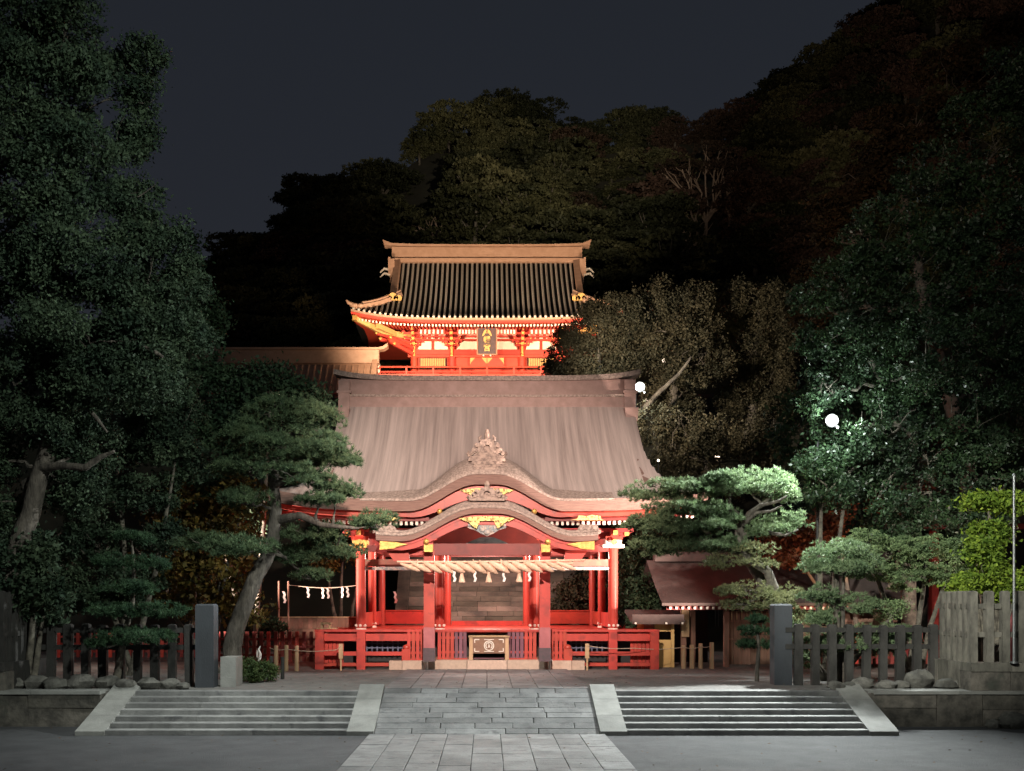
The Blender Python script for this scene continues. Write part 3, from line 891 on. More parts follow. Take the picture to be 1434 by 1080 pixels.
# horizontal fascia carrying the rafters
for s in (-1, 1):
    xa, xb = sorted((s * 1.75, s * 6.3))
    xx = list(np.linspace(xa, xb, 16))
    f = MB().ribbon(xx, [4.60 + .3 * (abs(x) / HWX) ** 5 for x in xx], [4.49 + .3 * (abs(x) / HWX) ** 5 for x in xx], YE + .34, YE + .5)
    obj('fascia', f, M['red_dark'], hall)
    gm = MB(); c = s * 3.05
    pts = [(c - .55, 4.50), (c - .35, 4.54), (c - .3, 4.64), (c - .05, 4.62), (c + .1, 4.66), (c + .35, 4.63), (c + .38, 4.52), (c + .5, 4.50)]
    gm.prism(pts, YE + .12, YE + .158)
    obj('gilt_fitting', gm, M['gilt_cut'], hall)
raf = MB(); raf.b2(-.04, .04, 0, 2.4, -.05, .05); raf.b2(-.042, .042, -.012, 0, -.055, .055, mi=1)
RAF = raf.mesh('rafter', mats=(M['red_dark'], M['white_cap']))
for i in range(41):
    for s in (-1, 1):
        x = s * (0.08 + i * 0.157)
        if abs(x) < 1.25: continue
        z = 4.42 + .3 * (abs(x) / HWX) ** 5
        inst('rafter', RAF, hall, (x, YE + 0.36, z), (math.radians(7), 0, 0))
# underside boards behind the rafters, and the wave gable's back board with carving
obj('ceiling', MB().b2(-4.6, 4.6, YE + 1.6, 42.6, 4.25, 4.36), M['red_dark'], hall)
wv = [x for x in fx if abs(x) < 2.2]
obj('gable_panel', MB().ribbon(wv, [edge(x) - TH - .2 for x in wv], [4.3] * len(wv), YE + .55, YE + .62), M['red_dark'], hall)
obj('gable_carving', MB().prism([(-1.5, 4.75), (-1.1, 5.0), (-.7, 5.1), (.7, 5.1), (1.1, 5.0), (1.5, 4.75)], YE + .42, YE + .52), M['grey_green'], hall)
def wave_gilt(zc, y, w=0.82):
    m_ = MB()
    half = [(0, .0), (.30, -.01), (.42, .0), (.62, -.02), (w, .075), (.45, .115), (.30, .125), (0, .13)]
    pts = [(x, zc + z) for x, z in half] + [(-x, zc + z) for x, z in reversed(half[1:-1])]
    m_.prism(pts, y - .05, y + .01)
    for s in (-1, 1):
        m_.prism([(s * .2, zc), (s * .62, zc), (s * .5, zc - .07), (s * .42, zc - .16), (s * .3, zc - .22)][::s], y - .05, y)
    return m_
obj('gilt_fitting', wave_gilt(5.33, YE + .15), M['gilt_cut'], hall)
for s in (-1, 1):
    m_ = MB(); m_.ball((s * 1.42, YE + .1, 4.76), (.085, .07, .085), 12, 8)
    obj('gilt_boss', m_, M['gold'], hall, smooth=True)

# ---- ornaments standing on the two wave gables
def demon_tile(name, z, y, h, w, parent, tall=True):
    m_ = MB()
    m_.b2(-w * .50, w * .50, y - .10, y + .25, z, z + h * .12)
    m_.b2(-w * .36, w * .36, y - .07, y + .22, z + h * .12, z + h * .22)
    arch = [(-w * .30, z + h * .2), (-w * .24, z + h * .52), (-w * .16, z + h * .66), (w * .16, z + h * .66), (w * .24, z + h * .52), (w * .30, z + h * .2),
            (w * .12, z + h * .2), (w * .10, z + h * .45), (0, z + h * .52), (-w * .10, z + h * .45), (-w * .12, z + h * .2)]
    # arch as quads round its opening
    for a, b in ((0, 1), (1, 2)):
        pass
    L_ = [(-w * .30, .2), (-w * .25, .45), (-w * .17, .64), (0, .68), (w * .17, .64), (w * .25, .45), (w * .30, .2)]
    I_ = [(-w * .10, .2), (-w * .10, .36), (-w * .07, .45), (0, .49), (w * .07, .45), (w * .10, .36), (w * .10, .2)]
    for i in range(6):
        q = [(L_[i][0], z + h * L_[i][1]), (I_[i][0], z + h * I_[i][1]), (I_[i + 1][0], z + h * I_[i + 1][1]), (L_[i + 1][0], z + h * L_[i + 1][1])]
        m_.prism(q[::-1] if False else [q[0], q[1], q[2], q[3]], y - .09, y + .08)
    m_.b2(-w * .11, w * .11, y + .02, y + .06, z + h * .2, z + h * .5)
    for s in (-1, 1):
        for cx, cz, r in ((.36, .30, .085), (.30, .47, .07), (.45, .2, .06)):
            m_.cyl((s * w * cx, y - .12, z + h * cz), (s * w * cx, y + .1, z + h * cz), w * r, n=10)
            m_.cyl((s * w * cx, y - .15, z + h * cz), (s * w * cx, y - .12, z + h * cz), w * r * .5, n=8)
        if tall:
            m_.tube([(s * w * .20, y, z + h * .6), (s * w * .22, y, z + h * .72), (s * w * .16, y, z + h * .82)], [w * .05, w * .045, w * .02], 7)
        m_.tube([(s * w * .5, y, z + h * .1), (s * w * .56, y, z + h * .2), (s * w * .52, y, z + h * .3)], [w * .05, w * .04, w * .01], 7)
    m_.tube([(0, y, z + h * .64), (0, y, z + h * .85), (0, y, z + h * 1.0)], [w * .085, w * .075, w * .04], 8)
    return obj(name, m_, M['carved'], parent, smooth=False)
demon_tile('ridge_ornament', 6.40, YE + .75, .92, 1.06, hall)
m_ = MB()
m_.b2(-.34, .34, YE + .08, YE + .6, 5.98, 6.08); m_.b2(-.40, .40, YE + .16, YE + .7, 6.10, 6.18); m_.b2(-.46, .46, YE + .26, YE + .9, 6.20, 6.29); m_.b2(-.56, .56, YE + .40, YE + 1.0, 6.31, 6.395)
obj('ornament_base', m_, M['carved'], hall)

# ---------------------------------------------------------------- porch with its own wave gable
YP = 31.0
def pedge(x): return 4.07 + 0.80 * g(x / 2.55) - 0.03 * (abs(x) / 3.2) + 0.06 * (abs(x) / 3.2) ** 6
px_ = list(np.linspace(-3.22, 3.22, 67))
ptop = [[(x, YP + d, pedge(x) + (0.10 * g(x / 3) * (1 - math.exp(-d / .3)) + .10 * d)) for d in (0, .1, .25, .5, 1, 1.6, 2.2)] for x in px_]
porch = obj('porch_roof', MB().sheet(ptop), M['bark'], hall, smooth=True)
pe = MB().sheet([[(x, YP, pedge(x) - .26), (x, YP, pedge(x) - .10)] for x in px_][::-1])
for s in (-1, 1):
    q = [[(s * 3.22, YP + d, pedge(3.22) - .26 + .1 * d), (s * 3.22, YP + d, pedge(3.22) + .1 * d)] for d in (0, 1, 2.2)]
    pe.sheet(q if s > 0 else q[::-1])
obj('porch_eave_edge', pe, M['bark_edge'], porch)
pl = MB().sheet([[(x, YP - .0, pedge(x) - .115), (x, YP - .03, pedge(x) - .09), (x, YP + .06, pedge(x) + .05), (x, YP + .30, pedge(x) + .10 * g(x / 3) + .07)] for x in px_])
obj('porch_gable_rim', pl, M['bark_pale'], porch, smooth=True)
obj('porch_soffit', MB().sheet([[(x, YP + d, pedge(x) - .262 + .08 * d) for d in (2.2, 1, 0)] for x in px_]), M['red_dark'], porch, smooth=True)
bx = [x for x in px_ if abs(x) < 3.12]
pb = obj('porch_bargeboard', MB().ribbon(bx, [pedge(x) - .268 for x in bx], [pedge(x) - .268 - .22 - .09 * g(x / 2.8) - .03 * (abs(x) / 3.1) ** 2 for x in bx], YP + .12, YP + .22), M['red'], hall)
bl = [x for x in px_ if abs(x) < 3.0]
obj('bargeboard_fillet', MB().ribbon(bl, [pedge(x) - .30 for x in bl], [pedge(x) - .36 for x in bl], YP + .09, YP + .118), M['red'], pb)
for s in (-1, 1):
    m_ = MB(); xa = 3.115
    pts = [(s * xa, pedge(xa) - .275), (s * 2.66, pedge(2.66) - .28), (s * 2.3, pedge(2.3) - .36), (s * 2.62, pedge(2.62) - .42), (s * 2.7, pedge(2.7) - .47), (s * xa, pedge(xa) - .53)]
    m_.prism(pts[::-s] if s > 0 else pts, YP + .05, YP + .116)
    obj('gilt_tip', m_, M['gold'], pb)
    m_ = MB(); m_.ball((s * 1.76, YP + .04, 3.80), (.085, .07, .085), 12, 8); obj('gilt_boss', m_, M['gold'], hall, smooth=True)
obj('gilt_fitting', wave_gilt(4.40, YP + .08), M['gilt_cut'], hall)
# pendant carving hanging under the porch gable
m_ = MB()
m_.prism([(-.62, 4.36), (-.55, 4.2), (-.34, 4.14), (-.2, 4.05), (0, 3.96), (.2, 4.05), (.34, 4.14), (.55, 4.2), (.62, 4.36)], YP + .16, YP + .28)
for s in (-1, 1):
    for cx, cz, r in ((.14, 4.16, .09), (.33, 4.24, .09), (.5, 4.29, .075)):
        m_.ball((s * cx, YP + .16, cz), (r, .06, r), 8, 6)
m_.ball((0, YP + .14, 4.08), (.1, .07, .09), 8, 6)
obj('pendant_carving', m_, M['carved_paint'], hall)
obj('porch_gable_panel', MB().ribbon([x for x in px_ if abs(x) < 1.75], [pedge(x) - .40 for x in px_ if abs(x) < 1.75], [3.72] * len([x for x in px_ if abs(x) < 1.75]), YP + 2.1, YP + 2.16), M['red_dark'], hall)
obj('frog_leg_strut', MB().prism([(-.7, 3.78), (-.45, 3.9), (-.2, 4.0), (.2, 4.0), (.45, 3.9), (.7, 3.78)], YP + 1.3, YP + 1.4), M['grey_green'], hall)
m_ = MB(); m_.b2(-1.75, 1.75, YP + .42, YP + .72, 3.42, 3.76)
obj('rainbow_beam', m_, M['red_dark'], hall)
for s in (-1, 1):
    m_ = MB(); x = s * 2.95
    m_.b2(x - .36, x + .36, YP + .06, YP + .5, 4.05, 4.13)
    m_.prism([(x - .32, 4.13), (x + .32, 4.13), (x + .24, 4.30), (x - .24, 4.30)], YP + .1, YP + .45)
    for q in (-.2, 0, .2): m_.cyl((x + q, YP + .05, 4.20), (x + q, YP + .1, 4.20), .075, .05, 10)
    obj('corner_scroll', m_, M['bark_pale'], porch, at=(x, YP + .1, 4.1))
demon_tile('porch_ornament', 4.98, YP + .1, .58, 1.02, hall, tall=False)
# porch pillars, square, with bronze feet and gilt heads
for s in (-1, 1):
    x = s * 1.70; y = YP + .55
    p = obj('porch_pillar', MB().b2(x - .155, x + .155, y - .155, y + .155, 0.80 if False else .30, 3.55), M['red'], hall, at=(x, y, .3))
    obj('sleeve', MB().b2(x - .163, x + .163, y - .163, y + .163, .66, 1.30), M['sleeve'], p, at=(x, y, .66))
    obj('bronze_foot', MB().b2(x - .175, x + .175, y - .175, y + .175, .30, .70), M['iron'], p, at=(x, y, .3))
    m_ = MB(); m_.b2(x - .15, x + .15, y - .165, y + .15, 3.56, 3.60); m_.b2(x - .14, x + .14, y - .45, y + .12, 3.602, 3.76)
    obj('bracket_arm', m_, M['red'], hall, at=(x, y, 3.56))
    m_ = MB(); m_.b2(x - .13, x + .13, YP + .08, YP + .12, 3.50, 3.72)
    obj('gilt_head', m_, M['gold'], hall, at=(x, y, 3.5))
    # struts to the outer porch corner
    xa, xb = sorted((s * 1.9, s * 2.75))
    obj('corbel', MB().prism([(xa, 3.42), (xb, 3.42), (xb, 3.62), (xa, 3.62)], YP + .5, YP + .62), M['red'], hall)
    xa = s * 2.75
    tri = [(s * 2.3, 3.55), (s * 2.95, 3.55), (s * 2.72, 3.24), (s * 2.26, 3.24)]
    obj('corbel', MB().prism(tri[::-1] if s > 0 else tri, YP + .35, YP + .5), M['red'], hall)

# ---------------------------------------------------------------- columns, beams and deck
DZ = 1.16
COLX = (-4.0, -1.5, 1.5, 4.0)
def column(x, y, r, mred, fit=True):
    c = obj('column', MB().cyl((x, y, DZ), (x, y, 4.05), r, n=20), mred, hall, at=(x, y, DZ), smooth=True)
    if fit:
        m_ = MB(); m_.cyl((x, y, DZ), (x, y, DZ + .06), r + .012, n=20)
        for a in (-0.9, 0, .9):
            m_.ball((x + math.sin(a) * (r + .02), y - math.cos(a) * (r + .02), DZ + .14), (.05, .05, .05), 8, 6)
        obj('base_fitting', m_, M['white_cap'], c, at=(x, y, DZ), smooth=True)
for x in COLX:
    column(x, 34.0, .155, M['red_round'])
    column(x, 40.6, .14, M['red_round'], False)
for x in (-4.0, 4.0):
    column(x, 37.3, .14, M['red_round'])
for s in (-1, 1):
    x = s * 4.0
    m_ = MB(); m_.b2(x - .24, x + .24, 33.72, 34.2, 3.86, 4.0); m_.b2(x - .34, x + .2 if s < 0 else x + .34, 33.8, 34.1, 3.76, 3.86)
    obj('capital', m_, M['white_cap'] if s > 0 else M['gold'], hall, at=(x, 34, 3.86))
    m_ = MB(); m_.cyl((x, 33.68, 3.93), (x, 33.60, 3.93), .09, n=10); obj('rosette', m_, M['gold'], hall, at=(x, 33.6, 3.93))
    m_ = MB(); m_.b2(x - .26, x + .26, 33.7, 34.3, 4.0, 4.12); m_.b2(x - .12, x + .12, 33.4, 34.4, 4.12, 4.30)
    for q in (-.3, 0, .3): m_.b2(x + q - .09, x + q + .09, 33.9, 34.1, 4.12, 4.30)
    obj('bracket', m_, M['red'], hall, at=(x, 34, 4.0))
    m_ = MB(); m_.b2(x - .07, x + .07, 33.36, 33.40, 4.14, 4.28); m_.b2(x + s * .42 - .07, x + s * .42 + .07, 33.86, 33.9, 4.14, 4.28); obj('gilt_bracket_end', m_, M['gold'], hall, at=(x, 33.4, 4.2))
# tie beams and painted frieze in the side bays
for s in (-1, 1):
    xa, xb = sorted((s * 1.64, s * 3.86))
    t_ = obj('tie_beam', MB().b2(xa, xb, 33.92, 34.08, 3.64, 3.84), M['red_dark'], hall)
    obj('painted_beam', MB().b2(xa, xb, 33.93, 34.07, 3.18, 3.40), M['pink_beam'], hall)
    obj('gilt_rail', MB().b2(xa, xb, 33.90, 34.02, 3.06, 3.16), M['carved_paint'], hall)
obj('head_beam', MB().b2(-4.3, 4.3, 33.85, 34.15, 4.05, 4.24), M['red_dark'], hall)
obj('head_beam', MB().b2(-4.3, 4.3, 40.5, 40.7, 3.75, 4.24), M['red_dark'], hall)
for s in (-1, 1):
    obj('side_beam', MB().b2(s * 4 - .1, s * 4 + .1, 34.16, 40.5, 3.8, 4.2), M['red_dark'], hall)
obj('centre_beam', MB().b2(-1.34, 1.34, 33.9, 34.1, 3.55, 3.8), M['red_dark'], hall)
# low walls of the side bays
for s in (-1, 1):
    xa, xb = sorted((s * 1.66, s * 3.86))
    nb = 4
    obj('low_wall', MB().b2(xa, xb, 40.54, 40.62, DZ + .06, 1.70), M['red'], hall)
    obj('low_wall_rail', MB().b2(xa, xb, 40.50, 40.66, 1.702, 1.74), M['red'], hall)
    obj('low_wall', MB().b2(s * 4 - .04, s * 4 + .04, 34.2, 37.15, DZ + .06, 1.70), M['red'], hall)
    obj('low_wall', MB().b2(s * 4 - .04, s * 4 + .04, 37.46, 40.45, DZ + .06, 1.70), M['red'], hall)
obj('threshold', MB().b2(-1.34, 1.34, 40.52, 40.66, DZ + .001, 1.33), M['red'], hall)
# deck boards running to the back
w = 10.4 / 26
bm_ = MB().b2(-w / 2 + .004, w / 2 - .004, 0, 9.2, -.06, 0)
BRD = bm_.mesh('deck_board', mats=(M['red'],))
for i in range(26):
    inst('deck_board', BRD, hall, (-5.2 + w * (i + .5), 32.66, DZ + random.uniform(-.002, .002)))
obj('deck_beam', MB().b2(-5.25, 5.25, 32.56, 32.655, DZ - .02, DZ + .05), M['red'], hall)
obj('deck_beam', MB().b2(-5.2, -1.9, 32.60, 32.70, DZ - .30, DZ - .08), M['red'], hall)
obj('deck_beam', MB().b2(1.9, 5.2, 32.60, 32.70, DZ - .30, DZ - .08), M['red'], hall)
for s in (-1, 1):
    xa, xb = sorted((s * 2.4, s * 5.2))
    obj('lower_rail', MB().b2(xa, xb, 32.50, 32.62, .42, .54), M['red'], hall)
    obj('ground_rail', MB().b2(xa, xb, 32.50, 32.60, .10, .2), M['red'], hall)
    for x in (2.45, 3.82, 5.08):
        o = obj('deck_post', MB().b2(s * x - .13, s * x + .13, 32.44, 32.72 if x > 3 else 32.70, 0, DZ - .022 if x > 3 else .62), M['red'], hall, at=(s * x, 32.6, 0))
    obj('post_cap', MB().ball((s * 2.45, 32.57, .66), (.12, .12, .1), 10, 6), M['red'], hall, smooth=True)
    for k in range(9):                                   # boards closing the outer bay
        x = s * (4.0 + .085 + k * .118)
        if abs(x) > 4.35:
            obj('skirt_board', MB().b2(x - .052, x + .052, 32.78, 32.82, 0.0, DZ - .31), M['red'], hall, at=(x, 32.8, 0))
    # blue grey lattice between pillar and post
    m_ = MB()
    x0, x1 = sorted((s * 1.95, s * 3.70))
    k = int((x1 - x0) / .16)
    for i in range(k + 1):
        m_.b2(x0 + i * .16 - .022, x0 + i * .16 + .022, 32.98, 33.01, .45, DZ - .1)
    for i in range(5):
        m_.b2(x0, x1, 33.012, 33.03, .48 + i * .135, .52 + i * .135)
    setp(obj('lattice', m_, M['blue_grey'], hall), kind='stuff')
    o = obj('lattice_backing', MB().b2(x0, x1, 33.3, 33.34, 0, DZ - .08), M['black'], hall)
# things under the deck: black sheet closing the space
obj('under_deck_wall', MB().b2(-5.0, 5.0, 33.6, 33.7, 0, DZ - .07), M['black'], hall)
# side decks along the hall's flanks
# stone step in front
for x0, x1, y0, z1 in ((-2.95, -2.56, 32.3, .27), (-2.55, -1.80, 32.22, .28), (-1.79, -.6, 32.14, .30), (-.59, .6, 32.14, .30), (.61, 1.79, 32.14, .30), (1.80, 2.55, 32.22, .28), (2.56, 2.95, 32.3, .27)):
    obj('step_stone', MB().b2(x0, x1 - .006, y0, 33.0, 0, z1), M['stone_pale'], hall, at=((x0 + x1) / 2, y0, 0))
obj('step_ledge', MB().b2(-2.6, 2.6, 32.75, 33.1, .3, .36), M['wood_brown'], hall)

# ---------------------------------------------------------------- red picket barriers standing on the step
pk = MB(); pk.b2(-.05, .05, -.02, .02, 0, .80); pk.add([(-.05, -.02, .80), (.05, -.02, .80), (.05, .02, .80), (-.05, .02, .80), (0, -.02, .87), (0, .02, .87)], [(0, 1, 4), (2, 3, 5), (1, 2, 5, 4), (3, 0, 4, 5)])
PK = pk.mesh('picket', mats=(M['red'],)); PKP = pk.mesh('picket', mats=(M['plum'],)); PKS = pk.mesh('picket', mats=(M['sleeve'],))
def barrier(x0, x1, n, y, z, label, plum=(), base=True):
    t = thing('picket_barrier', ((x0 + x1) / 2, y, z), label, 'barrier', 'red picket barriers on the hall step')
    for i in range(n):
        x = x0 + .05 + (x1 - x0 - .1) * i / (n - 1)
        inst('picket', PKP if i in plum else PK, t, (x, y, z + .04), (0, random.uniform(-.01, .01), 0))
    for zz in (.22, .66):
        obj('rail', MB().box(((x0 + x1) / 2, y + .045, z + zz), (x1 - x0, .045, .07)), M['red'], t, at=((x0 + x1) / 2, y + .045, z + zz))
    obj('sill', MB().box(((x0 + x1) / 2, y + .01, z + .02), (x1 - x0 + .04, .14, .04)), M['red'], t, at=((x0 + x1) / 2, y, z))
barrier(-2.42, -1.92, 4, 32.55, .28, 'red picket barrier left of the left porch pillar')
barrier(-1.50, -.62, 7, 32.6, .30, 'red picket barrier between the left porch pillar and the offering box', plum=(4, 5, 6))
barrier(.62, 1.50, 7, 32.6, .30, 'red picket barrier with plum pickets between the box and the right pillar', plum=(0, 1, 2, 3))
barrier(1.92, 2.42, 4, 32.55, .28, 'red picket barrier right of the right porch pillar')

# ---------------------------------------------------------------- offering box
bxo = thing('offering_box', (0.06, 32.3, .30), 'wooden offering box with a round white crane crest before the hall', 'offering box')
X0, X1, F = -.50, .62, 32.2
m_ = MB(); m_.add([(X0 + .05, F, .50), (X1 - .05, F, .50), (X1 - .05, F + .6, .50), (X0 + .05, F + .6, .50), (X0 + .02, F - .02, .98), (X1 - .02, F - .02, .98), (X1 - .02, F + .6, .98), (X0 + .02, F + .6, .98)],
                  [(3, 2, 1, 0), (4, 5, 6, 7), (0, 1, 5, 4), (1, 2, 6, 5), (2, 3, 7, 6), (3, 0, 4, 7)])
obj('body', m_, M['wood_box'], bxo)
lidm = MB().b2(X0 - .06, X1 + .06, F - .07, F + .05, .985, 1.03).b2(X0 - .06, X1 + .06, F + .56, F + .66, .985, 1.03)
lid = obj('lid_frame', lidm, M['wood_pale'], bxo)
for i in range(9):
    x = X0 + .02 + i * (X1 - X0 - .04) / 8
    obj('grate_bar', MB().b2(x - .02, x + .02, F + .05, F + .56, .99, 1.025), M['wood_pale'], bxo, at=(x, F, .99))
for x in (X0 + .02, X1 - .02):
    for y in (F + .02, F + .56):
        obj('leg', MB().box((x, y, .65), (.12, .10, .68), taper=.8), M['wood_pale'], bxo, at=(x, y, .3))
obj('shelf', MB().b2(X0 + .1, X1 - .1, F + .1, F + .5, .33, .36), M['plum'], bxo)
for s, x in ((1, X0 + .13), (-1, X1 - .13)):
    for z in (.56, .92):
        m_ = MB(); zz = -1 if z > .7 else 1
        m_.b2(min(x, x + s * .14), max(x, x + s * .14), F - .04, F - .018, z - .014, z + .014)
        m_.b2(x - .014, x + .014, F - .042, F - .016, min(z, z + zz * .1), max(z, z + zz * .1))
        obj('corner_fitting', m_, M['white_cap'], bxo, at=(x, F - .03, z))
for z in (.56, .92):
    obj('edge_fitting', MB().b2(-.09, .21, F - .04, F - .018, z - .012, z + .012), M['white_cap'], bxo)
# crane crest: ring with a bird whose raised wings fill it
cr = MB()
cx, cz, R0 = .06, .735, .155
n = 32
for i in range(n):
    a0, a1 = 2 * math.pi * i / n, 2 * math.pi * (i + 1) / n
    cr.prism([(cx + R0 * math.cos(a0), cz + R0 * math.sin(a0)), (cx + .125 * math.cos(a0), cz + .125 * math.sin(a0)), (cx + .125 * math.cos(a1), cz + .125 * math.sin(a1)), (cx + R0 * math.cos(a1), cz + R0 * math.sin(a1))], F - .045, F - .02)
for s in (-1, 1):
    for k, (r1, r2) in enumerate(((.108, .078),)):
        for i in range(9):
            a0 = math.radians(-55 + i * 16); a1 = math.radians(-55 + (i + 1) * 16)
            q = [(cx + s * r1 * math.cos(a0), cz + r1 * math.sin(a0)), (cx + s * r2 * math.cos(a0), cz + r2 * math.sin(a0)), (cx + s * r2 * math.cos(a1), cz + r2 * math.sin(a1)), (cx + s * r1 * math.cos(a1), cz + r1 * math.sin(a1))]
            cr.prism(q if s > 0 else q[::-1], F - .044, F - .021)
cr.prism([(cx - .022, cz - .06), (cx + .022, cz - .06), (cx + .028, cz), (cx, cz + .06), (cx - .028, cz)], F - .046, F - .021)
cr.tube([(cx, F - .033, cz + .04), (cx - .02, F - .033, cz + .075), (cx + .015, F - .033, cz + .10)], [.012, .010, .005], 6)
obj('crest', cr, M['white_cap'], bxo, at=(cx, F, cz))

# ---------------------------------------------------------------- sacred straw rope on its bamboo pole, with tassels and paper streamers
YS = 30.72
def polez(x): return 3.22 + 0.022 * (x / 2.6) ** 2 + 0.02 * x / 2.6
rope = thing('sacred_straw_rope', (0, YS, 3.2), 'thick twisted straw rope slung from a pole across the porch', 'straw rope')
obj('pole', MB().tube([(x, YS, polez(x) - .02 + .0) for x in np.linspace(-2.58, 2.80, 9)], .032, 8), M['straw'], rope, smooth=True)
core = MB().tube([(x, YS, polez(x) - .13 - .02 * math.cos(x)) for x in np.linspace(-2.3, 2.45, 15)], [.03 + .05 * (1 - (abs(i - 7) / 7) ** 2) for i in range(15)], 8)
obj('core', core, M['straw'], rope, smooth=True)
lob = MB(); lob.tube([(-.27, 0, .13), (-.17, -.03, .075), (-.03, -.055, .0), (.11, -.05, -.07), (.21, -.03, -.125), (.27, -.01, -.15)], [.03, .062, .085, .078, .052, .012], 9)
LOB = lob.mesh('straw_twist', mats=(M['straw'],), smooth=True)
for i in range(15):
    x = -2.2 + i * .32
    t_ = abs(i - 7) / 7
    q = 1.0 - .35 * t_ ** 2
    inst('straw_twist', LOB, rope, (x, YS - .02, polez(x) - .17), (random.uniform(-.08, .08), random.uniform(-.06, .06), 0), (1.05, 1.2 * q, 1.2 * q))
for i in range(6):
    x = -2.0 + i * .8
    obj('tie', MB().tube([(x, YS - .12, polez(x) - .16), (x + .01, YS - .08, polez(x) + .02), (x, YS + .05, polez(x) + .05), (x, YS + .09, polez(x) - .1)], .018, 6), M['straw'], rope, at=(x, YS, 3.2))
ts = MB(); ts.tube([(0, 0, .05), (0, 0, 0), (0, 0, -.05), (0, 0, -.16), (0, 0, -.30), (0, 0, -.32)], [.03, .045, .042, .065, .10, .085], 12)
TS = ts.mesh('straw_tassel', mats=(M['straw'],), smooth=True)
for x in (-.72, .05, .92):
    inst('tassel', TS, rope, (x, YS - .04, polez(x) - .30))
def shide_mesh(sc_=1.0):
    m_ = MB(); x = 0; z = 0
    for k in range(4):
        dx = (.05 if k % 2 == 0 else -.035)
        a = math.radians(18 if k % 2 == 0 else -14)
        pts = [(x - .035, z), (x + .035, z), (x + dx + .035, z - .10), (x + dx - .035, z - .10)]
        y = -.012 * k
        m_.prism([(p * sc_, q * sc_) for p, q in pts], y, y + .004)
        x += dx; z -= .085
    return m_.mesh('paper_streamer', mats=(M['paper'],))
SH = shide_mesh(); SHS = shide_mesh(.9)
for i, x in enumerate((-.97, -.38, .44, 1.18)):
    inst('paper_streamer', SH, rope, (x, YS - .07, polez(x) - .24), (0, 0, random.uniform(-.3, .3)))
# ---------------------------------------------------------------- the great stone stairway behind the hall
st = thing('great_stairway', (0, 43, 0), 'long flight of weathered stone steps climbing behind the open hall', 'stairway')
SW = 3.3
stm = MB(); stm.b2(-SW, SW, 0, .42, 0, .2)
ns = 62
for k in range(3):
    pass
v = []
for k in range(5):
    m_ = MB(); m_.b2(-.5, .5, 0, .42, 0, .2); v.append(m_.mesh('step_stone', mats=(M['stair_far'],)))
for i in range(ns):
    y = 43 + 13.5 * i / ns; z = 12.9 * i / ns
    if i < 26:                                    # the part the hall lets one see: separate stones
        x = -SW; 
        while x < SW - .01:
            l = min(random.uniform(.6, 1.5), SW - x)
            if SW - x - l < .4: l = SW - x
            inst('step_stone', v[0], st, (x + l / 2, y + random.uniform(-.015, .015), z + random.uniform(-.006, .006)), (0, 0, 0), (l - .012, 1, 1)); x += l
    else:
        inst('step_stone', v[0], st, (0, y, z), (0, 0, 0), (2 * SW, 1, 1))
for s in (-1, 1):
    m_ = MB(); xa, xb = sorted((s * SW, s * (SW + .5)))
    m_.add([(xa, 42.9, -.1), (xb, 42.9, -.1), (xb, 56.6, -.1), (xa, 56.6, -.1), (xa, 42.9, .4), (xb, 42.9, .4), (xb, 56.6, 13.3), (xa, 56.6, 13.3)],
           [(3, 2, 1, 0), (4, 5, 6, 7), (0, 1, 5, 4), (1, 2, 6, 5), (2, 3, 7, 6), (3, 0, 4, 7)])
    obj('side_wall', m_, M['stair_far'], st)

# ---------------------------------------------------------------- the gate tower at the head of the stairway
gate = thing('gate_tower', (0, 62.5, 12.9), 'floodlit vermilion two-storey shrine gate with striped tile roof above the dance hall', 'shrine gate')
GE, GR, GHW, GGX = 59.0, 64.5, 7.5, 5.35
def gprof(d): return 17.68 + .60 * d + .052 * d * d
def glift(x, d): return .50 * (abs(x) / GHW) ** 4 * math.exp(-d / 2.6)
def gz(x, y):
    dy = min(y - GE, 2 * GR - GE - y); dx = GHW - abs(x)
    z = gprof(dy)
    if abs(x) > GGX: z = min(z, gprof(dx))
    return z + glift(x, min(dy, 9))
gx = sorted(set([round(v_, 3) for v_ in np.linspace(-GHW, GHW, 53)] + [-GGX - .001, -GGX + .001, GGX - .001, GGX + .001]))
gy = [GE + v_ for v_ in list(np.linspace(0, 11, 23))]
groof = obj('roof', MB().sheet([[(x, y, gz(x, y)) for y in gy] for x in gx]), M['tile_bed'], gate, smooth=True)
# rows of round tiles
k = 51
for i in range(k):
    x = -7.35 + 14.7 * i / (k - 1)
    dmax = 5.35 if abs(x) < GGX - .1 else max(.25, GHW - abs(x))
    n = max(2, int(dmax / .5))
    pts = [(x, GE - .06 + (dmax + .06) * j / n, gz(x, max(GE, GE - .06 + (dmax + .06) * j / n)) + .055) for j in range(n + 1)]
    obj('tile_row', MB().tube(pts, .070, 7), M['tile'], groof, at=(x, GE, 17.3), smooth=True)
# eave board, rafter ends, soffit
m_ = MB(); m_.sheet([[(x, GE - .02, 17.30 + glift(x, 0) - .30), (x, GE - .02, 17.30 + glift(x, 0) - .12)] for x in gx][::-1])
obj('eave_board', MB().ribbon(gx, [17.58 + glift(x, 0) for x in gx], [17.46 + glift(x, 0) for x in gx], GE + .12, GE + .24), M['gate_red'], gate)
obj('eave_tile_edge', MB().ribbon(gx, [17.69 + glift(x, 0) for x in gx], [17.585 + glift(x, 0) for x in gx], GE - .02, GE + .2), M['ridge_gate'], gate)
def gsoff(x, y): return min(17.45 + glift(x, y - GE) + .12 * min(y - GE, 3.5), 17.9 + .4 * (abs(x) / GHW) ** 4)
obj('soffit', MB().sheet([[(x, y, gsoff(x, y)) for y in (GE + 11, GE + 7, GE + 3.5, GE + 2, GE + .8, GE + .1)] for x in gx]), M['gate_red'], gate, smooth=True)
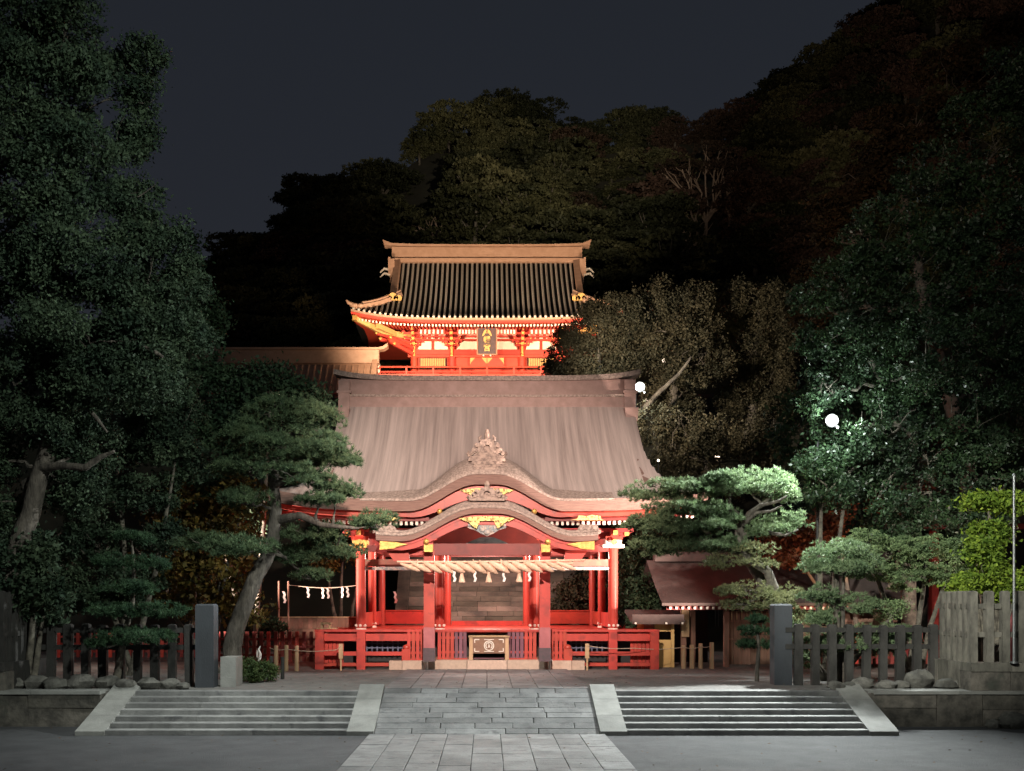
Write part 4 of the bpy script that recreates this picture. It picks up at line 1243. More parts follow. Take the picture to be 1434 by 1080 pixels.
for s in (-1, 1):
    ey = [GE + v_ for v_ in np.linspace(0, 11, 12)]
    q = [[(s * GHW, y, gsoff(s * GHW, min(y, 2 * GR - y))), (s * GHW, y, gz(s * GHW, y))] for y in ey]
    obj('side_eave', MB().sheet(q if s > 0 else q[::-1]), M['ridge_gate'], gate)
rf = MB(); rf.b2(-.045, .045, 0, 2.6, -.05, .05); rf.b2(-.048, .048, -.012, 0, -.055, .055, mi=1)
RF = rf.mesh('rafter', mats=(M['gate_red'], M['white_cap']))
for i in range(74):
    x = -7.1 + 14.2 * i / 73
    inst('rafter', RF, gate, (x, GE + .42, 17.38 + glift(x, .4)), (math.radians(8), 0, 0))
for s in (-1, 1):                                  # hip rafters and gold strips under the corners
    obj('hip_rafter', MB().tube([(s * 4.3, 62.4, 17.45), (s * 6.0, 60.7, 17.4), (s * 7.3, 59.35, 17.75)], [.2, .2, .17], 4), M['gold_flat'], gate)
    obj('gold_strip', MB().tube([(s * 4.9, 62.2, 17.4), (s * 6.1, 59.7, 17.42)], .19, 4), M['gold_flat'], gate)
    obj('corner_rafter', MB().tube([(s * 4.3, 62.4, 17.0), (s * 5.6, 61.0, 16.95)], .16, 4), M['gate_red'], gate)
    m_ = MB(); m_.b2(s * 7.3 - .12, s * 7.3 + .12, GE + .05, GE + .25, 17.6, 17.86); obj('gold_tip', m_, M['gold'], gate)
    # descending and corner ridges
    pts = [(s * GGX, y, gz(s * (GGX - .02), y) + .2) for y in np.linspace(GE + 2.1, GR - .2, 8)]
    m_ = MB(); m_.tube(pts, .26, 4); rd = obj('descending_ridge', m_, M['ridge_gate'], gate)
    x, y, z = pts[0]
    m_ = MB()
    for q, r in ((-.36, .16), (0, .22), (.36, .16), (-.18, .14), (.18, .14)):
        m_.cyl((x + q, y - .32, z - .12 + (.08 if q == 0 else 0)), (x + q, y - .2, z - .12 + (.08 if q == 0 else 0)), r, n=10)
    obj('cloud_ornament', m_, M['gold_flat'], rd, at=(x, y, z))
    pts = [(s * (GHW - d - .02), GE + d, gz(s * (GHW - d - .02), GE + d) + .16) for d in np.linspace(.15, 2.5, 7)]
    m_ = MB(); m_.tube(pts, [.2] * 7, 5); m_.tube([Vector(p) + Vector((0, 0, .2)) for p in pts[1:]], .09, 6)
    cr_ = obj('corner_ridge', m_, M['ridge_gate'], gate)
    m_ = MB(); x, y, z = pts[0]
    m_.ball((x + s * .0, y - .1, z + .04), (.26, .16, .13), 8, 6); m_.ball((x - s * .35, y - .1, z + .02), (.2, .16, .12), 8, 6); m_.tube([(x, y - .1, z + .05), (x + s * .32, y - .2, z + .16), (x + s * .42, y - .25, z + .3)], [.12, .09, .04], 7)
    obj('corner_ornament', m_, M['ridge_gate'], cr_, at=(x, y, z))
    # gable end fittings sticking out beyond the ridge
    m_ = MB(); m_.b2(s * 5.62 - .13, s * 5.62 + .13, GR - 1.0, GR - .6, 20.95, 22.4); m_.b2(s * 5.8 - .06, s * 5.8 + .06, GR - 1.0, GR - .8, 21.5, 22.5)
    obj('gilt_gable_end', m_, M['ridge_gate'], gate)
    m_ = MB()
    for dz in (0, -.28): m_.tube([(s * 5.75, GR - .9, 21.75 + dz), (s * 6.1, GR - .9, 21.85 + dz), (s * 6.35, GR - .9, 21.6 + dz)], [.09, .08, .04], 6)
    obj('gable_scroll', m_, M['tile'], gate)
    q = [(s * (GGX - .25), GE + v_, gz(s * (GGX - .3), GE + v_) - .05) for v_ in np.linspace(2.3, 8.7, 9)]
    m_ = MB().add([(a, b, gprof(2.2)) for a, b, c in q] + q, [(i, i + 1, i + 10, i + 9) for i in range(8)])
    obj('gable_wall', m_, M['red_dark'], gate)
xr = list(np.linspace(-5.7, 5.7, 25))
RZG = 22.55
rb2 = lambda x: .04 * (abs(x) / 5.7) ** 4
gr = obj('ridge', MB().ribbon(xr, [RZG + .76 + rb2(x) for x in xr], [RZG + .0 for x in xr], GR - .3, GR + .3), M['ridge_gate'], gate)
obj('ridge_moulding', MB().ribbon(xr, [RZG + .06] * 25, [RZG - .16] * 25, GR - .46, GR + .46), M['ridge_gate'], gr)
xc = list(np.linspace(-6.15, 6.15, 29)); cb = lambda x: .10 * (abs(x) / 6.15) ** 4
obj('ridge_cap', MB().ribbon(xc, [RZG + .92 + cb(x) for x in xc], [RZG + .80 + cb(x) * .8 for x in xc], GR - .36, GR + .36), M['ridge_gate'], gr)
for s in (-1, 1):
    m_ = MB(); m_.prism([(s * 5.7, RZG + .98), (s * 6.16, RZG + .86), (s * 6.25, RZG + 1.2), (s * 6.0, RZG + 1.10)][::-s], GR - .37, GR + .37)
    obj('ridge_horn', m_, M['ridge_gate'], gr)

# body of the upper storey
BY = 62.5
GC = (-4.25, -2.05, 2.05, 4.25)
obj('core_wall', MB().b2(-4.2, 4.2, BY + .12, 66.4, 12.9, 18.3), M['gate_red'], gate)
for x in GC:
    obj('column', MB().cyl((x, BY, 14.9), (x, BY, 17.0), .21, n=16), M['gate_red'], gate, at=(x, BY, 14.9), smooth=True)
for z0, z1, nm in ((16.44, 16.74, 'tie_beam'), (16.30, 16.42, 'lintel'), (15.2, 15.42, 'sill_beam'), (17.27, 17.36, 'bracket_beam'), (17.46, 17.56, 'bracket_beam'), (17.68, 17.84, 'bracket_beam')):
    obj(nm, MB().b2(-4.6, 4.6, BY - .16, BY - .02, z0, z1), M['gate_red'], gate, at=(0, BY, z0))
bays = ((-4.25, -2.05), (-2.05, 2.05), (2.05, 4.25))
for a, b in bays:
    m = .36
    if b - a < 3:
        c = (a + b) / 2
        for p, q in ((a + m, c - .09), (c + .09, b - m)):
            obj('plaster_panel', MB().prism([(p - .18, 16.76), (q + .18 if q > c else q, 16.76), (q, 17.24), (p, 17.24)] if False else [(p - (.15 if p < c else 0), 16.76), (q + (.15 if q > c else 0), 16.76), (q, 17.24), (p, 17.24)], BY - .05, BY + .05), M['plaster'], gate)
        for z0, z1 in ((17.37, 17.45), (17.57, 17.67)):
            for p, q in ((a + m, c - .3), (c - .1, c + .1), (c + .3, b - m)):
                obj('plaster_strip', MB().b2(p, q, BY - .06, BY + .05, z0, z1), M['plaster'], gate, at=((p + q) / 2, BY, z0))
        fr = obj('window', MB().b2(a + .33, b - .33, BY - .10, BY + .02, 15.62, 16.26), M['black'], gate)
        nb = 14
        for i in range(nb):
            x = a + .42 + (b - a - .84) * i / (nb - 1)
            obj('window_bar', MB().b2(x - .035, x + .035, BY - .16, BY - .105, 15.66, 16.22), M['gold_flat'], fr, at=(x, BY, 15.66))
    else:
        obj('plaster_panel', MB().prism([(a + .3, 16.76), (b - .3, 16.76), (b - .45, 17.24), (a + .45, 17.24)], BY - .05, BY + .05), M['plaster'], gate)
        for z0, z1 in ((17.37, 17.45), (17.57, 17.67)):
            obj('plaster_strip', MB().b2(a + m, b - m, BY - .06, BY + .05, z0, z1), M['plaster'], gate)
        for s in (-1, 1):
            d_ = obj('door', MB().b2(min(0, s * 1.0) + .01, max(0, s * 1.0) - .01, BY - .12, BY, 15.43, 16.28), M['gate_red'], gate)
            obj('gilt_triangle', MB().prism([(s * .98, 16.26), (s * .70, 16.26), (s * .94, 15.98), (s * .98, 15.84)][::-s], BY - .14, BY - .122), M['gold_flat'], d_)
            obj('gilt_triangle', MB().prism([(s * .02, 16.26), (s * .32, 16.26), (s * .08, 15.98), (s * .02, 15.92)][::s], BY - .14, BY - .122), M['gold_flat'], d_)
    # white strutted frieze under the rafters
    n = 6 if b - a < 3 else 18
    for i in range(n):
        x = a + .5 + (b - a - 1.0) * i / (n - 1)
        if abs(x) < .62: continue
        obj('frieze_block', MB().b2(x - .055, x + .055, BY - 1.7, BY - 1.64, 17.28, 17.50), M['plaster'], gate, at=(x, BY - 1.7, 17.2))
    obj('frieze_backing', MB().b2(a + .35, b - .35, BY - 1.63, BY - 1.6, 17.24, 17.54), M['gate_red'], gate)
def bracket(x, parent, wide=1.0):
    m_ = MB(); gm_ = MB()
    for k, (z, w_, out) in enumerate(((16.95, .42, .35), (17.15, .60, .75), (17.36, .72, 1.15))):
        w_ *= wide
        m_.b2(x - w_, x + w_, BY - .22, BY - .02 - .0, z, z + .10)
        m_.b2(x - .075, x + .075, BY - out - .2, BY, z - .02, z + .11)
        m_.b2(x - w_ * .8, x + w_ * .8, BY - out - .1, BY - out + .02, z + .02, z + .11)
        for q in (-1, 0, 1):
            m_.b2(x + q * w_ * .75 - .09, x + q * w_ * .75 + .09, BY - out - .14, BY - out + .06, z + .115, z + .195)
            m_.b2(x + q * w_ * .85 - .08, x + q * w_ * .85 + .08, BY - .25, BY - .04, z + .105, z + .19)
        gm_.b2(x - .08, x + .08, BY - out - .225, BY - out - .203, z - .03, z + .12)
        for q in (-1, 1):
            gm_.b2(x + q * w_ * .8 - .03, x + q * w_ * .8 + .03, BY - out - .12, BY - out - .102, z + .03, z + .10)
    o = obj('bracket_cluster', m_, M['gate_red'], parent, at=(x, BY, 16.9))
    gm_.b2(x - .06, x + .06, BY - .26, BY - .235, 16.42, 16.92); gm_.ball((x, BY - .25, 16.4), (.09, .05, .09), 8, 6)
    gm_.b2(x - .06, x + .06, BY - 1.72, BY - 1.69, 17.5, 17.7)
    for z in (16.98, 17.2):
        gm_.b2(x - .2, x + .2, BY - .50, BY - .47, z, z + .05)
    obj('gilt_fitting', gm_, M['gold'], o, at=(x, BY, 16.4))
for x in GC: bracket(x, gate)
for x in (-6.1, -5.3, 5.3, 6.1):                   # bracket arms fanning out at the corners
    s = 1 if x > 0 else -1
    m_ = MB(); z = 16.7 + (abs(x) - 5.3) * .35
    m_.tube([(s * 4.3, BY - .2, z - .25), (x, BY - 1.2, z + .1)], .13, 4); m_.tube([(s * 4.3, BY - .3, z + .05), (x + s * .2, BY - 1.4, z + .4)], .12, 4)
    o = obj('corner_bracket', m_, M['gate_red'], gate, at=(x, BY, z))
    gm_ = MB(); gm_.ball((x, BY - 1.3, z + .12), (.1, .08, .1), 8, 6); gm_.ball((x + s * .2, BY - 1.5, z + .42), (.09, .08, .12), 8, 6)
    obj('gilt_tip', gm_, M['gold'], o, at=(x, BY, z))
# balcony with its railing
obj('balcony_floor', MB().b2(-6.3, 6.3, 60.7, BY + 4.5, 14.86, 14.98), M['gate_red'], gate)
for z in (15.12, 15.40):
    obj('rail', MB().cyl((-6.35, 60.85, z), (6.35, 60.85, z), .05, n=8), M['gate_red'], gate, at=(0, 60.85, z))
for i in range(9):
    x = -6.1 + 12.2 * i / 8
    obj('rail_post', MB().b2(x - .05, x + .05, 60.78, 60.92, 14.98, 15.36), M['gate_red'], gate, at=(x, 60.85, 15))
for s in (-1, 1):
    obj('post_knob', MB().ball((s * 6.2, 60.85, 15.5), (.13, .13, .16), 10, 8), M['white_cap'], gate, smooth=True)
    obj('post_knob', MB().ball((s * 6.2, 60.85, 15.15), (.16, .16, .13), 10, 8), M['white_cap'], gate, smooth=True)
    for k in range(5):
        obj('bracket_arm', MB().b2(min(s * 6.25, s * (6.8 + .06 * k)), max(s * 6.25, s * (6.8 + .06 * k)), 61.0 + .25 * k, 61.08 + .25 * k, 14.85 + .12 * k, 14.95 + .12 * k), M['white_cap'], gate)
obj('lower_storey', MB().b2(-4.8, 4.8, 61.2, 66.2, 12.9, 14.85), M['red_dark'], gate)
# the name board: three characters
pq = obj('name_board', MB().b2(-.50, .50, 60.35, 60.45, 16.02, 17.58), M['iron'], gate)
fm = MB(); fm.b2(-.58, -.50, 60.30, 60.44, 15.96, 17.64); fm.b2(.50, .58, 60.30, 60.44, 15.96, 17.64); fm.b2(-.5, .5, 60.30, 60.44, 17.58, 17.66); fm.b2(-.5, .5, 60.30, 60.44, 15.94, 16.02)
obj('board_frame', fm, M['wood_brown'], pq)
# the first character is written as two facing doves
dv = MB()
for s in (-1, 1):
    q = [(s * .02, 17.16), (s * .04, 17.30), (s * .09, 17.38), (s * .16, 17.33), (s * .22, 17.20), (s * .28, 17.03), (s * .20, 17.03), (s * .12, 17.14), (s * .07, 17.2)]
    dv.prism(q[::-s], 60.30, 60.345)
    dv.ball((s * .06, 60.32, 17.36), (.05, .03, .045), 8, 6)
obj('dove_character', dv, M['gold_flat'], pq)
for ch, z in (('\u5e61', 16.80), ('\u5bae', 16.33)):
    cu = bpy.data.curves.new('character', 'FONT'); cu.body = ch; cu.size = .40; cu.align_x = 'CENTER'; cu.align_y = 'CENTER'; cu.extrude = .02; cu.offset = .012
    cu.materials.append(M['gold_flat'])
    o_ = bpy.data.objects.new('character', cu); C.objects.link(o_)
    bpy.context.view_layer.update()
    me_ = bpy.data.meshes.new_from_object(o_.evaluated_get(bpy.context.evaluated_depsgraph_get()))
    bpy.data.objects.remove(o_)
    me_.materials.clear(); me_.materials.append(M['gold_flat'])
    o = bpy.data.objects.new('character', me_); C.objects.link(o); o.parent = pq
    o.location = Vector((0, 60.32, z)) - world_of(pq); o.rotation_euler = (math.radians(90), 0, 0)
for x in (-.2, .2):
    obj('board_stud', MB().ball((x, 60.3, 15.92), (.05, .05, .05), 8, 6), M['white_cap'], pq)

# ---------------------------------------------------------------- the gallery roof left of the gate
gal = thing('gallery', (-10.5, 59, 12.9), 'long gallery with a ribbed tan roof left of the gate tower', 'gallery building')
GL0, GL1, LE, LR = -16.0, -6.1, 56.2, 59.6
def lz(d): return 12.3 + .62 * d + .085 * d * d
m_ = MB().sheet([[(x, LE + d, lz(d)) for d in np.linspace(0, LR - LE, 8)] for x in (GL0, GL1)])
m_.sheet([[(x, 2 * LR - LE - d, lz(d)) for d in np.linspace(0, LR - LE, 8)][::-1] for x in (GL0, GL1)])
lr = obj('roof', m_, M['ridge_gate'], gal, smooth=True)
m_ = MB()
for x in (GL0, GL1):
    vs = [(x, LE + d, lz(d)) for d in np.linspace(0, LR - LE, 6)] + [(x, 2 * LR - LE - d, lz(d)) for d in np.linspace(LR - LE, 0, 6)]
    m_.add(vs, [tuple(range(12))])
obj('gable_wall', m_, M['wood_brown'], gal)
n = 28
for i in range(n):
    x = GL0 + .2 + (GL1 - GL0 - .5) * i / (n - 1)
    obj('roof_batten', MB().tube([(x, LE + d, lz(d) + .03) for d in np.linspace(0, LR - LE - .2, 6)], .055, 5), M['tile'] if i < 14 else M['ridge_gate'], lr, at=(x, LE, 12.3))  # grey left, tan right: tree shadow and warm light put into batten colour
xr = list(np.linspace(GL0 - .1, GL1 + .1, 12))
zc = lz(LR - LE)
obj('ridge', MB().ribbon(xr, [zc + .62] * 12, [zc - .1] * 12, LR - .25, LR + .25), M['ridge_gate'], gal)
obj('ridge_cap', MB().ribbon(xr + [GL1 + .35, GL1 + .6], [zc + .76] * 12 + [zc + .83, zc + 1.0], [zc + .63] * 12 + [zc + .66, zc + .8], LR - .32, LR + .32), M['ridge_gate'], gal)
obj('descending_ridge', MB().tube([(GL1 - .1, LE + d, lz(d) + .18) for d in np.linspace(0, LR - LE, 7)], .2, 4), M['ridge_gate'], gal)
obj('diagonal_ridge', MB().tube([(GL0 + .9, LR - .4, zc + .5), (GL0 + 1.9, LR - 2.4, zc - 1.1)], .32, 5), M['ridge_gate'], gal)
obj('wall', MB().b2(GL0 + .3, GL1 - .3, LE + 1, LR + 2, 11.5, 13.2), M['gate_red'], gal)

# ---------------------------------------------------------------- long low hall on the right with a smooth brown roof
lh = thing('long_hall', (9.0, 34.2, 0), 'long low wooden hall with a smooth brown bark roof behind the right pines', 'wooden hall')
X0, X1, HE, HR = 5.35, 13.2, 33.3, 35.6
def hz(d): return 2.02 + .50 * d + .05 * d * d
hx = [X0 - .05, X1]
m_ = MB().sheet([[(x + (.14 * (1 - d / 2.3) if x < 8 else 0), HE + d, hz(d)) for d in np.linspace(0, HR - HE, 7)] for x in hx])
m_.sheet([[(x, 2 * HR - HE - d, hz(d)) for d in np.linspace(HR - HE, 0, 7)] for x in hx])
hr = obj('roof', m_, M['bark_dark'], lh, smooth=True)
obj('eave_edge', MB().b2(X0 + .09, X1, HE - .01, HE + .06, 1.93, 2.015), M['bark_dark'], hr)
obj('ridge', MB().b2(X0 + .2, X1, HR - .25, HR + .25, hz(HR - HE) - .05, hz(HR - HE) + .30), M['bark_dark'], lh)
obj('fascia', MB().b2(X0 + .25, X1, HE + .1, HE + .16, 1.80, 1.925), M['red_dark'], lh)
rr = MB(); rr.b2(-.03, .03, 0, 1.5, -.035, .035); rr.b2(-.035, .035, -.012, 0, -.04, .04, mi=1); RR = rr.mesh('rafter', mats=(M['wood_brown'], M['white_cap']))
for i in range(40):
    inst('rafter', RR, lh, (X0 + .36 + i * .19, HE + .04, 1.86), (math.radians(12), 0, 0))
for x, w_ in ((6.2, .16), (6.5, .13), (7.55, .15), (9.1, .15), (10.7, .15), (12.3, .15)):
    obj('post', MB().b2(x - w_ / 2, x + w_ / 2, 33.75, 33.9, 0, 1.85), M['wood_brown'], lh, at=(x, 33.8, 0))
m_ = 0
for i in range(20):
    x = 7.75 + i * .27
    obj('wall_plank', MB().b2(x - .13, x + .13, 34.25, 34.29, .05, 1.75), M['wood_brown'], lh, at=(x, 34.3, .05))
obj('wall_rail', MB().b2(7.6, 13.1, 34.20, 34.245, .82, .9), M['wood_brown'], lh); obj('wall_rail', MB().b2(7.6, 13.1, 34.20, 34.245, 1.4, 1.47), M['wood_brown'], lh)
for i in range(10):
    x = 7.8 + i * .16
    obj('lattice_bar', MB().b2(x - .015, x + .015, 34.12, 34.15, 1.48, 1.75), M['wood_pale'], lh, at=(x, 34.1, 1.5))
obj('notice', MB().b2(8.28, 8.55, 34.13, 34.15, 1.05, 1.3), M['paper'], lh)
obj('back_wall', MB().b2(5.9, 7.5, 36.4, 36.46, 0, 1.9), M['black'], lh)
obj('hanging_board', MB().b2(6.12, 6.36, 33.68, 33.72, .95, 1.85), M['wood_pale'], lh)

# the yellow booth beside the deck
bo = thing('booth', (5.3, 33.7, 0), 'small yellow booth under a brown plank roof beside the right end of the deck', 'booth')
obj('roof', MB().add([(4.45, 33.2, 1.42), (6.15, 33.2, 1.42), (6.15, 34.6, 1.72), (4.45, 34.6, 1.72), (4.45, 33.2, 1.48), (6.15, 33.2, 1.48), (6.15, 34.6, 1.8), (4.45, 34.6, 1.8)],
    [(3, 2, 1, 0), (4, 5, 6, 7), (0, 1, 5, 4), (1, 2, 6, 5), (2, 3, 7, 6), (3, 0, 4, 7)]), M['bark_dark'], bo)
obj('roof_front', MB().b2(4.5, 6.1, 33.17, 33.195, 1.36, 1.66), M['bark_dark'], bo)
obj('upper_panel', MB().b2(4.75, 5.83, 33.62, 33.66, 1.12, 1.40), M['yellow_wood'], bo)
obj('sign', MB().b2(4.92, 5.25, 33.56, 33.60, 1.12, 1.42), M['wood_brown'], bo)
obj('counter_panel', MB().b2(4.75, 5.77, 33.60, 33.66, 0, .86), M['yellow_wood'], bo)
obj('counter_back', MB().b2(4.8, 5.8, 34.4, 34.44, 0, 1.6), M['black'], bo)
for x in (4.76, 5.82):
    obj('post', MB().b2(x - .045, x + .045, 33.55, 33.64, 0, 1.42), M['yellow_wood'], bo, at=(x, 33.6, 0))
for x in (4.6, 5.55, 6.05):
    obj('rafter_end', MB().b2(x - .03, x + .03, 33.14, 33.168, 1.36, 1.42), M['white_cap'], bo, at=(x, 33.14, 1.4))

# small shrine with a dark pitched roof far right behind the trees
ss = thing('side_shrine', (17.5, 38.5, 0), 'dim side shrine with a dark pitched roof behind the lime green shrub', 'small shrine')
m_ = MB().add([(14.6, 36, 4.7), (24, 36, 4.7), (24, 39, 6.9), (15.6, 39, 6.9), (24, 42, 4.7), (14.6, 42, 4.7)], [(0, 1, 2, 3), (3, 2, 4, 5), (0, 3, 5)])
obj('roof', m_, M['bark_dark'], ss)
obj('eave_board', MB().b2(14.7, 24, 36.02, 36.12, 4.5, 4.68), M['red_dark'], ss)
for i in range(5):
    x = 15.4 + i * 1.7; obj('post', MB().b2(x - .12, x + .12, 36.8, 37.04, 0, 4.5), M['red'], ss, at=(x, 37, 0))
for i in range(26):
    x = 15.5 + i * .29; obj('wall_plank', MB().b2(x - .14, x + .14, 37.3, 37.34, 0, 2.2), M['sleeve'], ss, at=(x, 37.3, 0))
for x in (11.6, 12.3, 13.1, 14.0, 14.7):
    pass
# ---------------------------------------------------------------- low fences, stakes and small things around the hall
rp = MB(); rp.b2(-.055, .055, -.025, .025, 0, .95); RP = rp.mesh('picket', mats=(M['red'],)); RPD = rp.mesh('picket', mats=(M['red_dark'],))
def redfence(x0, x1, y, label, ht=1.0):
    t = thing('red_fence', ((x0 + x1) / 2, y, 0), label, 'fence', 'low red picket fences')
    n = int((x1 - x0) / .215)
    for i in range(n + 1):
        x = x0 + (x1 - x0) * i / n
        inst('picket', RPD if i % 4 else RP, t, (x, y, .16), (0, 0, 0), (1, 1, ht))
    for z in (.36, .62, .86):
        obj('rail', MB().b2(x0 - .05, x1 + .05, y + .03, y + .075, z - .035, z + .035), M['red_dark'], t, at=((x0 + x1) / 2, y, z))
redfence(-8.75, -5.35, 34.0, 'low red picket fence between the leaning pine and the dance hall')
redfence(-14.6, -9.3, 36.5, 'low red picket fence glimpsed through the left stone fence')
redfence(9.5, 14.5, 32.6, 'low red picket fence glimpsed through the right stone fence')

wl = thing('board_wall', (-5.8, 37, 0), 'low brown board wall behind the red fence left of the hall', 'wall')
for i in range(18):
    x = -7.1 + i * .165
    obj('board', MB().b2(x - .08, x + .08, 37.0, 37.03, 1.12, 1.50), M['wood_brown'], wl, at=(x, 37, 1.2))
obj('lower_board', MB().b2(-7.2, -4.2, 37.04, 37.1, 0, 1.14), M['wood_brown'], wl)
obj('top_rail', MB().b2(-7.2, -4.2, 36.96, 37.06, 1.505, 1.54), M['wood_pale'], wl)

def streamer_line(x0, x1, y, z, pos, label):
    t = thing('streamer_rope', ((x0 + x1) / 2, y, z), label, 'rope')
    n = 10
    obj('cord', MB().tube([(x0 + (x1 - x0) * i / n, y, z - .10 * math.sin(math.pi * i / n)) for i in range(n + 1)], .012, 5), M['rope'], t)
    for p in pos:
        f = (p - x0) / (x1 - x0)
        inst('paper_streamer', SH, t, (p, y - .01, z - .10 * math.sin(math.pi * f)), (0, 0, random.uniform(-.5, .5)))
streamer_line(-6.65, -4.25, 36.0, 2.62, (-6.05, -5.55, -5.38, -4.88, -4.72), 'cord with white paper streamers across the dark gap left of the hall')
for x, lab in ((-7.0, 'thin bamboo pole nearer the leaning pine, holding the streamer cord'), (-6.68, 'thin bamboo pole nearer the hall, holding the streamer cord')):
    solo('bamboo_pole', MB().cyl((x, 36, 0), (x, 36, 2.75), .035, .028, 8), M['wood_brown'], (x, 36, 0), lab, 'pole', 'bamboo poles of the streamer cord', smooth=True)
for x, lab in ((-6.85, 'white paper streamer hanging between the two bamboo poles'), (-3.15, 'white paper streamer hanging in the left bay of the hall')):
    o = inst('paper_streamer', SH, None, (x, 36.0 if x < -6 else 36.4, 2.4), (0, 0, .3), (1.1, 1.1, 1.1))
    setp(o, lab, 'paper streamer')

def stake(x, y, h, mm, label, group, r=.062):
    m_ = MB(); m_.cyl((x, y, 0), (x, y, h), r, r * .96, 12); m_.cyl((x, y, h), (x, y, h + .012), r * .9, r * .8, 12)
    solo('wooden_stake', m_, mm, (x, y, 0), label, 'stake', group, smooth=True)
for x, y, h, lab in ((-6.22, 31.6, .75, 'first of three pale stakes right of the clipped hedge'), (-5.92, 31.6, .76, 'middle of the three pale stakes right of the clipped hedge'), (-5.63, 31.7, .74, 'pale stake nearest the left end of the deck')):
    stake(x, y, h, M['wood_pale'], lab, 'pale stakes left of the hall')
stake(-5.62, 27.9, .62, M['stone_fence'], 'grey stake touching the end of the clipped hedge', 'grey stakes by the hedge', .05)
stake(-5.42, 28.4, .58, M['stone_fence'], 'grey stake standing just right of the hedge', 'grey stakes by the hedge', .05)
for x, y, h, lab in ((6.03, 32.9, .70, 'pale stake nearest the yellow booth'), (6.29, 32.9, .72, 'second pale stake from the yellow booth'), (6.56, 32.9, .76, 'third pale stake from the yellow booth'), (6.88, 32.8, .80, 'tallest pale stake, farthest from the yellow booth')):
    stake(x, y, h, M['wood_pale'], lab, 'pale stakes right of the hall', .068)
for x, y, lab in ((-4.35, 31.9, 'short pale stake before the left lattice'), (3.0, 32.1, 'short pale stake before the right lattice')):
    m_ = MB(); m_.b2(x - .06, x + .06, y - .05, y + .05, .36, .80)
    m_.b2(x - .025, x + .025, y - .02, y + .02, 0, .36)
    solo('barrier_stake', m_, M['wood_pale'], (x, y, 0), lab, 'stake', 'stakes holding the barrier ropes')
def ropeline(pts, label, r=.011):
    P_ = []
    for a, b in zip(pts, pts[1:]):
        for i in range(6):
            t = i / 6; q = Vector(a).lerp(Vector(b), t); q.z -= .05 * math.sin(math.pi * t); P_.append(q)
    P_.append(Vector(pts[-1]))
    solo('barrier_rope', MB().tube(P_, r, 5), M['rope'], pts[0], label, 'rope', smooth=True)
ropeline([(-6.42, 31.6, .70), (-5.92, 31.55, .66), (-4.6, 31.7, .62), (-4.35, 31.84, .74)], 'thin pale rope from the left stakes across the front of the deck')
ropeline([(3.0, 32.04, .74), (4.4, 32.2, .66), (6.03, 32.82, .66), (6.56, 32.82, .68), (6.88, 32.72, .74)], 'thin pale rope from the right lattice to the stakes by the booth')
for x, y, h, lab in ((-6.55, 30.8, .5, 'crumpled white paper offering tied at the hedge end'),):
    m_ = MB(); m_.tube([(x, y, .35), (x + .03, y, .55), (x - .02, y, .68), (x + .03, y, .78)], [.045, .04, .03, .015], 7); m_.ball((x - .06, y, .55), (.025, .025, .12), 7, 6)
    solo('paper_bundle', m_, M['paper'], (x, y, .3), lab, 'paper bundle')
for x, lab in ((-1.80, 'small white stone figure at the foot of the left porch pillar'), (1.86, 'small white stone figure at the foot of the right porch pillar')):
    m_ = MB(); m_.cyl((x, 31.95, 0), (x, 31.95, .30), .05, .04, 10); m_.ball((x, 31.95, .38), (.055, .05, .06), 10, 8); m_.box((x, 31.95, .31), (.17, .06, .04)); m_.cyl((x, 31.95, .44), (x, 31.95, .50), .03, .02, 8)
    solo('stone_figure', m_, M['white_cap'], (x, 31.95, 0), lab, 'figure', 'white figures at the porch pillars', smooth=True)
tr = thing('small_stand', (-4.95, 32.95, DZ), 'small pale wooden stand on the left end of the deck', 'stand')
obj('top', MB().b2(-5.12, -4.78, 32.8, 33.1, 1.36, 1.42), M['wood_pale'], tr); obj('base', MB().b2(-5.2, -4.6, 32.75, 33.15, DZ + .06, DZ + .09), M['wood_pale'], tr)
for x in (-5.07, -4.83): obj('leg', MB().b2(x - .03, x + .03, 32.85, 33.05, DZ + .09, 1.36), M['wood_pale'], tr, at=(x, 32.9, 1.2))
for x, lab in ((4.62, 'thin white chair frame under the deck, left one'), (5.0, 'thin white chair frame under the deck, right one')):
    m_ = MB(); 
    m_.tube([(x - .16, 32.9, 0), (x - .15, 32.9, .62)], .014, 6); m_.tube([(x + .16, 32.9, 0), (x + .15, 32.9, .62)], .014, 6); m_.tube([(x - .15, 32.9, .36), (x + .15, 32.9, .36)], .02, 6)
    if x < 4.9: solo('metal_frame', m_, M['white_cap'], (x, 32.9, 0), 'thin white metal frame under the right end of the deck', 'metal frame')

# ---------------------------------------------------------------- lamps and pole
def floodlamp(p, aim, r, label, pole=True, power=400, col=(0.9, 1, .96)):
    p = Vector(p)
    t = thing('floodlamp', (p.x, p.y + .15, ground_z(p.x, p.y)), label, 'floodlight')
    d = (Vector(aim) - p).normalized()
    rot = d.to_track_quat('-Y', 'Z').to_euler()
    hd = MB(); hd.cyl(p - d * .02, p - d * .25, r * 1.12, r * .6, 16); obj('housing', hd, M['lamp_body'], t, at=p, smooth=True)
    ln = MB(); ln.ball(p + d * .03, (r * 1.05, .05, r * .85), 20, 12); ln.ball(p + Vector((r * .95, 0, -r * 1.15)), (.035, .03, .035), 8, 6); obj('lamp_glass', ln, M['lamp_glass'], t, at=p)
    if pole:
        obj('pole', MB().cyl((p.x, p.y + 1.3, ground_z(p.x, p.y)), (p.x, p.y + 1.3, p.z + .1), .06, .045, 10), M['lamp_body'], t, smooth=True)
        obj('arm', MB().cyl((p.x, p.y + 1.3, p.z + .02), (p.x, p.y + .2, p.z + .02), .025, n=8), M['lamp_body'], t, smooth=True)
    light('flood_glow', 'POINT', p + d * (r + .4), aim, power, col, r * .8)
